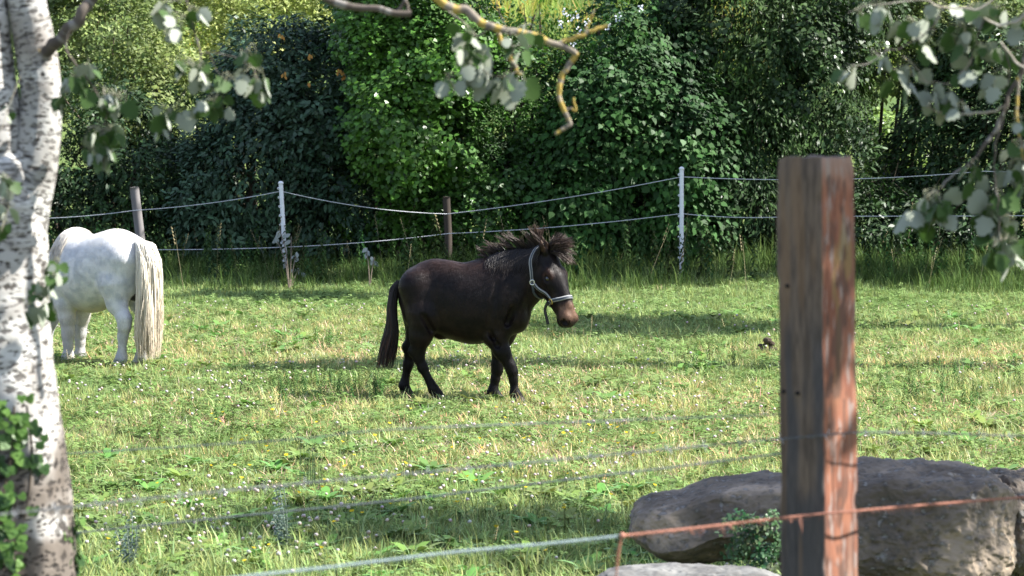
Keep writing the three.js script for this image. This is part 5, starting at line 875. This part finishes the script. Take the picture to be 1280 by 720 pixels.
{
  const D = 8.6, e = D / FPX, foot = at(6, 740, D), base = V(foot.x, ground(foot.x, D) - 0.05, -D);
  const tree = thing('poplar_tree', 'pale barked two stemmed poplar with black bark marks at the left edge', 'tree', base);
  const s = new Soup();
  const stem = (pts, rr, flare, shade = 1) => tubeInto(s, pts.map(([x, y]) => at(x, y, D).sub(base)), (t) => { const q = t * (rr.length - 1), i = Math.min(rr.length - 2, q | 0); return lerp(rr[i], rr[i + 1], q - i) * e; }, 56, [shade, shade, shade], 220, (a, l, p) => 1 + 0.10 * (fbm(Math.cos(a) * 2.2 + p.y * 0.5, Math.sin(a) * 2.2, p.y * 2.4, 3) - 0.5) + 0.05 * (fbm(Math.cos(a) * 6, Math.sin(a) * 6, p.y * 16, 3) - 0.5) + 0.02 * (noise3(Math.cos(a) * 14, Math.sin(a) * 14, p.y * 60) - 0.5) + flare * sstep(0.55, 0, p.y) * (0.25 + 0.5 * noise3(Math.cos(a) * 1.7 + 3, Math.sin(a) * 1.7, 1)));
  stem([[0, 880], [2, 740], [2, 620], [-4, 500], [-8, 400], [-6, 310], [-2, 250], [6, 200], [10, 160]], [96, 94, 88, 78, 71, 66, 59, 38, 4], 0.12);
  stem([[16, 330], [27, 260], [43, 200], [51, 120], [44, 60], [33, 0], [20, -110], [0, -260], [-20, -420]], [38, 36, 30, 25.5, 26, 24, 21, 17, 12], 0, 0.85);
  stem([[-18, 300], [-6, 230], [-8, 150], [-16, 90], [-25, 0], [-50, -140], [-90, -330]], [40, 37, 35, 34, 33, 28, 20], 0);
  // bark: white skin with dark diamond marks, rough and dark low down
  const marks = new Float32Array(1024 * 2048), rm = rng(71);
  for (let i = 0; i < 7000; i++) {
    const cx = rm() * 1024, cy = rm() * 2048, big = rm() < 0.15, w = (big ? 16 : 8) * (0.5 + rm()), h = (big ? 11 : 4.2) * (0.5 + rm()), k = 0.6 + 0.4 * rm();
    for (let y = -Math.ceil(h * 1.6); y <= h * 1.6; y++) for (let x = -Math.ceil(w * 1.6); x <= w * 1.6; x++) { const q = Math.abs(x / w) ** 1.2 + Math.abs(y / h) ** 1.2 + 0.6 * (noise3((cx + x) * 0.25, (cy + y) * 0.4, 2) - 0.5); if (q < 1) { const X = ((cx + x) % 1024 + 1024) % 1024 | 0, Y = ((cy + y) % 2048 + 2048) % 2048 | 0; marks[Y * 1024 + X] = Math.max(marks[Y * 1024 + X], k * sstep(1, 0.6, q)); } }
  }
  const mk = (u, v) => marks[Math.floor((v % 1) * 2048) * 1024 + Math.floor((u % 1) * 1024)];
  const tex = colorTexture(1024, 2048, (u, v) => { const n = fbm(u * 9, v * 14, 2, 4), rings = fbm(u * 4, v * 60, 6, 3); let c = mix3([0.42, 0.4, 0.375], [0.67, 0.66, 0.63], sstep(0.3, 0.65, n)); c = mix3(c, [0.36, 0.33, 0.29], 0.55 * sstep(0.56, 0.7, rings)); return mix3(c, [0.055, 0.045, 0.038], mk(u, v)); });
  const bmp = grayTexture(1024, 2048, (u, v) => 0.6 + 0.25 * fbm(u * 30, v * 60, 3, 3) - 0.5 * mk(u, v));
  // uv round the stem 0..1 per metre of outline, metres up
  const g = s.geo(), C = g.attributes.color, p = g.attributes.position, uv = g.attributes.uv; g.computeVertexNormals();
  for (let i = 0; i < p.count; i++) {
    const x = p.getX(i), y = p.getY(i), z = p.getZ(i), n = fbm(x * 9, y * 7, z * 9, 4), low = sstep(0.95, 0.45, y + (n - 0.5) * 0.9), sh = C.getX(i), n3 = fbm(x * 22, y * 30, z * 22, 3); let c = mix3([sh, sh, sh], [0.5, 0.46, 0.42], 0.35 * sstep(0.5, 0.66, n3));
    c = mix3(c, [0.26, 0.22, 0.19], low * sstep(0.38, 0.55, n + 0.16 * low)); const band = Math.exp(-(((y - 1.62) / 0.09) ** 2)); c = mix3(c, [0.45, 0.4, 0.35], 0.7 * band * sstep(0.4, 0.6, n));
    if (Math.hypot(x - 65 * e, y - (at(66, 76, D).y - base.y)) < 0.036 && z > -0.06) c = mix3(c, [0.85, 0.62, 0.16], 0.8 * sstep(0.42, 0.55, n3));
    C.setXYZ(i, ...c); uv.setXY(i, uv.getX(i) / 1.0, uv.getY(i) / 1.6);
  }
  part('trunk', g, new THREE.MeshStandardMaterial({ map: tex, bumpMap: bmp, bumpScale: 0.006, vertexColors: true, roughness: 0.85 }), tree);
  // limb that leaves the right stem and arches over the top of the picture
  branch(tree, [
    { p: [[40, 92, D + 0.02], [54, 72, D - 0.03], [68, 56, D - 0.06], [88, 35], [112, 5], [150, -50], [220, -85], [320, -55], [400, -6], [450, 10], [514, 17]], d: D - 0.08, r: [0.017, 0.0085] },
    { p: [[495, 16], [503, 6], [510, -12]], d: D - 0.08, r: [0.005, 0.004] }, { p: [[512, 17], [508, 2], [506, -14]], d: D - 0.08, r: [0.004, 0.003] },
  ], plainBark, [], 1, 'limb');
  branch(tree, [
    { p: [[220, -85], [380, -70], [500, -30], [545, 0], [580, 14], [615, 34], [660, 44], [700, 57], [722, 69]], d: D - 0.15, r: [0.013, 0.0075] },
    { p: [[720, 68], [711, 82], [700, 100], [699, 120], [706, 140], [712, 155], [702, 162], [694, 167]], d: D - 0.15, r: [0.007, 0.0045] },
    { p: [[704, 137], [714, 136], [719, 138], [717, 122]], d: D - 0.15, r: [0.0035, 0.0025] }, { p: [[700, 54], [722, 46], [742, 38], [760, 31]], d: D - 0.15, r: [0.006, 0.0045] }, { p: [[731, 42], [738, 24], [744, 12]], d: D - 0.15, r: [0.003, 0.002] },
    { p: [[622, 40], [630, 58], [640, 76], [651, 94]], d: D - 0.14, r: [0.0055, 0.0045] },
  ], lichen, [], 2);
  // hanging leafy twigs
  const grey = plainBark;
  branch(tree, [
    { p: [[88, 36], [82, 60], [96, 82], [116, 108], [128, 125], [134, 140], [128, 160], [124, 185]], d: D - 0.12, r: [0.0029, 0.0010] }, { p: [[100, 88], [88, 108], [78, 118]], d: D - 0.12, r: [0.0011, 0.0008] }, { p: [[126, 120], [142, 118], [152, 126]], d: D - 0.12, r: [0.0011, 0.0008] },
  ], grey, [[112, 78, D - 0.12, 5, 12], [90, 96, D - 0.12, 5, 12], [128, 112, D - 0.12, 6, 16], [146, 120, D - 0.12, 8, 16], [110, 160, D - 0.12, 6, 15], [140, 165, D - 0.12, 9, 16], [122, 190, D - 0.12, 9, 14], [84, 120, D - 0.12, 4, 10]], 3, 'twig');
  branch(tree, [
    { p: [[228, -80], [232, 0], [240, 30], [250, 62], [252, 90], [250, 105]], d: D - 0.2, r: [0.0029, 0.0014] }, { p: [[248, 95], [232, 115], [214, 138]], d: D - 0.2, r: [0.0014, 0.0008] }, { p: [[250, 66], [275, 68], [300, 74], [318, 88]], d: D - 0.2, r: [0.0016, 0.0008] }, { p: [[262, 68], [272, 90], [286, 101]], d: D - 0.2, r: [0.0013, 0.0008] }, { p: [[251, 92], [266, 110], [272, 126]], d: D - 0.2, r: [0.0011, 0.0008] },
  ], grey, [[200, 8, D - 0.2, 4, 14], [218, 30, D - 0.2, 5, 12], [240, 10, D - 0.2, 5, 12], [228, 80, D - 0.2, 8, 18], [258, 90, D - 0.2, 7, 15], [210, 140, D - 0.2, 7, 14], [200, 155, D - 0.2, 3, 8], [266, 130, D - 0.2, 9, 16], [292, 98, D - 0.2, 6, 14], [318, 88, D - 0.2, 6, 14], [325, 118, D - 0.2, 5, 10], [312, 58, D - 0.2, 4, 12]], 4, 'twig');
  branch(tree, [
    { p: [[610, 34], [596, 50], [592, 66], [598, 82], [618, 96], [640, 92]], d: D - 0.25, r: [0.0022, 0.0008] }, { p: [[620, 0], [628, 24], [638, 46], [637, 96]], d: D - 0.25, r: [0.0014, 0.0008] }, { p: [[596, 78], [575, 92], [556, 98]], d: D - 0.25, r: [0.0011, 0.0008] },
  ], grey, [[578, 36, D - 0.25, 3, 8, 1.15], [584, 55, D - 0.25, 5, 12, 1.1], [584, 82, D - 0.25, 5, 12, 1.1], [560, 92, D - 0.25, 4, 10, 1.1], [608, 96, D - 0.25, 3, 8, 1.1], [630, 98, D - 0.25, 5, 12, 1.15], [654, 92, D - 0.25, 3, 8, 1.2], [600, 68, D - 0.25, 4, 12, 1.1], [664, 58, D - 0.25, 2, 8, 1.1], [560, 14, D - 0.25, 2, 8, 1.1], [664, 30, D - 0.25, 2, 8, 1.1], [640, 40, D - 0.25, 2, 12, 1.1]], 5, 'twig');
  branch(tree, [
    { p: [[-30, 400], [10, 385], [34, 372], [50, 352], [62, 330]], d: D - 0.35, r: [0.0013, 0.0008] }, { p: [[-30, 200], [0, 215], [12, 240], [10, 262]], d: D - 0.35, r: [0.0014, 0.0008] },
  ], grey, [[6, 225, D - 0.35, 5, 12], [6, 255, D - 0.35, 4, 12], [2, 290, D - 0.35, 3, 8], [56, 350, D - 0.38, 4, 8], [70, 345, D - 0.38, 5, 11, 0.85], [34, 385, D - 0.38, 3, 7], [64, 378, D - 0.38, 4, 10], [76, 325, D - 0.38, 3, 9, 0.7], [26, 94, D - 0.3, 2, 5, 0.7]], 6, 'twig');
  // ivy up the trunk
  const iv = thing('trunk_ivy', 'green ivy climbing the foot of the pale trunk at bottom left', 'ivy', base.clone()), r = rng(15), ivs = new Soup(), geos = [1, 2, 3, 4].map((k) => { const q = new Soup(), rr = rng(k); for (const [a, L] of [[0, 1], [0.95, 0.7], [-0.95, 0.7]]) leafInto(q, rr, V(0, 0, 0), V(Math.sin(a), -Math.cos(a), 0.15).normalize(), V(0, 0.2, 1).normalize(), 0.022 * L, 0.02 * L, 1, 'oval'); return q.geo(); }), mats = [[0.03, 0.085, 0.012], [0.07, 0.16, 0.022], [0.12, 0.24, 0.04]].map((c) => { const m = leafMats.ivy.clone(); m.color.setRGB(...c); return m; });
  for (let i = 0; i < 420; i++) {
    const y = lerp(485, 735, r()), edge = y < 520 ? 56 : y < 600 ? 66 : y < 640 ? 62 : 46, right = r() < 0.35 && y > 640, px = right ? lerp(84, 104, r()) : lerp(-25, edge, r()); if (fbm(px * 0.03, y * 0.03, 4, 2) < 0.33 && !right) continue;
    const R = (y < 600 ? 84 : 92) * e, q = at(px, y, D).sub(base), cx = at(0, y, D).x - base.x, dx = clamp(q.x - cx, -R, R), z = Math.sqrt(Math.max(0, R * R - dx * dx)) * (right ? 0.6 : 1) + 0.008 + 0.015 * r();
    const m = part('leaf', geos[Math.floor(r() * 4)], mats[Math.floor(r() * 3)], iv); m.position.set(q.x, q.y, z); m.rotation.set((r() - 0.7) * 0.7, Math.asin(clamp(dx / R, -1, 1)) * 0.8 + (r() - 0.5) * 0.8, (r() - 0.5) * 1.6); m.scale.setScalar(0.75 + 0.6 * r());
  }
  for (let k = 0; k < 5; k++) { const L = []; for (let j = 0; j < 6; j++) { const y = 770 - j * 54, px = -40 + k * 20 + 10 * Math.sin(j + k), q = at(px, y, D).sub(base), R = 86 * e, dx = q.x - (at(0, y, D).x - base.x); L.push(V(q.x, q.y, Math.sqrt(Math.max(0, R * R - dx * dx)) + 0.004)); } tubeInto(ivs, L, 0.003, 5); }
  part('stem', ivs.geo(false), twigMat, iv);
}
// the right tree: trunk and crown outside the picture, its twigs hang into it
function crownTree(name, label, x, d, h, R, blobs, nLeaf, seed, sprayKind) {
  const base = V(x, ground(x, d) - 0.05, -d), o = thing(name, label, 'tree', base), s = new Soup(), r = rng(seed);
  tubeInto(s, [V(0, 0, 0), V(0.05, h * 0.4, 0), V(-0.05, h * 0.75, 0.05), V(0, h, 0)], (t) => R * (1 - 0.8 * t), 12, (t, a, p) => plainBark(p), 30);
  const L = [];
  for (const [bx, by, bz, rx, ry, rz] of blobs) {
    tubeInto(s, [V(0, h * 0.45, 0), V(bx * 0.4, lerp(h * 0.45, by, 0.6), bz * 0.4), V(bx, by, bz)], (t) => R * 0.4 * (1 - 0.8 * t), 7, (t, a, p) => plainBark(p));
    for (let i = 0; i < nLeaf; i++) { const v = V(r() * 2 - 1, r() * 2 - 1, r() * 2 - 1); if (v.lengthSq() > 1) { i--; continue; } v.multiplyScalar(0.5 + 0.5 * r()); const p = V(bx + v.x * rx, by + v.y * ry, bz + v.z * rz); if (fbm(p.x * 1.6 + seed, p.y * 1.6, p.z * 1.6, 2) < 0.42) continue; const c = mix3([0.04, 0.085, 0.025], [0.1, 0.16, 0.05], r()); L.push({ m: mtx(p, (r() - 0.5) * 1.5, r() * 6.28, (r() - 0.5) * 1.5, 0.8 + 0.6 * r()), c: new THREE.Color().setRGB(...c) }); }
  }
  part('trunk', s.geo(), barkTwig, o); copies('crown', SPRAYS[sprayKind][1], leafMats[sprayKind], L, o);
  return o;
}
{
  const tree = crownTree('poplar_tree', 'poplar at the right edge whose whitish leaved twigs hang into the picture', 3.3, 8.7, 5.2, 0.16, RIGHT_BLOBS, RIGHT_N, 41, 'hazel');
  const d = 8.2;
  branch(tree, [
    { p: [[1420, -140], [1340, -60], [1300, 10], [1284, 60], [1272, 96], [1258, 132], [1244, 160], [1222, 195]], d, r: [0.009, 0.0045] }, { p: [[1222, 195], [1212, 204], [1196, 215], [1182, 228], [1172, 238]], d, r: [0.0035, 0.002] },
    { p: [[1258, 132], [1240, 140], [1210, 142], [1190, 146], [1176, 142], [1157, 132]], d, r: [0.0032, 0.0015], col: paleBark }, { p: [[1256, 130], [1250, 160], [1243, 190], [1244, 230], [1248, 260], [1250, 300]], d: d - 0.05, r: [0.003, 0.0012] },
    { p: [[1290, 90], [1270, 78], [1258, 62], [1250, 52]], d: d - 0.08, r: [0.0035, 0.002], col: paleBark }, { p: [[1272, 96], [1270, 130], [1274, 170], [1280, 200]], d, r: [0.004, 0.003], col: lichen },
    { p: [[1340, -60], [1290, 6], [1262, 30], [1244, 29], [1230, 22]], d: d - 0.1, r: [0.0045, 0.002], col: paleBark }, { p: [[1300, -40], [1220, 10], [1180, 8], [1150, 2], [1110, 5]], d: d - 0.12, r: [0.003, 0.0015], col: paleBark }, { p: [[1180, 10], [1160, 40], [1130, 58], [1105, 62]], d: d - 0.1, r: [0.0022, 0.0012] }, { p: [[1110, 62], [1085, 80], [1066, 82]], d: d - 0.1, r: [0.0015, 0.001], col: paleBark }, { p: [[1230, 24], [1216, 60], [1214, 80]], d, r: [0.0018, 0.001] }, { p: [[1216, 70], [1190, 102], [1160, 104]], d, r: [0.0018, 0.001], col: paleBark },
    { p: [[1250, 52], [1262, 100], [1240, 120]], d, r: [0.002, 0.001] },
  ], plainBark, [
    [1166, 105, d, 3, 9, 1.1], [1170, 124, d, 3, 8], [1186, 126, d, 3, 8], [1202, 124, d, 3, 8], [1190, 108, d, 2, 8],
    [1160, 245, d, 7, 12, 1.1], [1146, 258, d, 4, 9, 1.2], [1176, 262, d, 5, 10, 1.2], [1160, 270, d, 3, 8, 1.2],
    [1222, 222, d, 3, 10, 1.1], [1218, 205, d, 2, 8], [1244, 240, d, 6, 14, 1.15], [1262, 205, d, 6, 14, 1.1], [1274, 235, d, 6, 12, 1.1], [1232, 258, d, 4, 10], [1262, 270, d, 7, 14, 1.1], [1252, 300, d, 6, 14, 1.15], [1270, 300, d, 5, 10, 1.1], [1240, 310, d, 3, 8], [1262, 320, d, 3, 10, 1.2],
    [1276, 180, d, 6, 12], [1266, 150, d, 4, 12], [1240, 100, d, 3, 8], [1250, 90, d, 5, 14], [1222, 56, d, 5, 12, 1.1], [1212, 80, d, 5, 14], [1205, 40, d, 5, 14], [1234, 60, d, 4, 12], [1272, 60, d, 4, 12],
    [1110, 85, d, 4, 10, 1.2], [1060, 88, d, 3, 8, 1.1], [1090, 66, d, 3, 9], [1128, 70, d, 3, 10, 1.1], [1136, 20, d, 5, 14], [1160, 44, d, 5, 14], [1190, 30, d, 5, 14], [1100, 14, d, 4, 12], [1060, 16, d, 3, 10], [1250, 8, d, 6, 16], [1210, 5, d, 6, 16], [1276, 20, d, 6, 14], [1164, 8, d, 5, 14],
  ], 7);
  crownTree('ash_tree', 'ash tree standing beyond the right edge of the paddock near the camera', ...SHADE1, 43, 'hazel');
  crownTree('ash_tree', 'ash tree standing beyond the right edge of the paddock abreast of the dark pony', ...SHADE2, 45, 'hazel');
  crownTree('ash_tree', 'tall ash tree standing beyond the right edge of the paddock farther off', ...SHADE3, 47, 'hazel');
  crownTree('ash_tree', 'ash tree by the hedge beyond the right edge of the paddock', ...SHADE4, 49, 'hazel');
}
renderer.render(scene, camera);
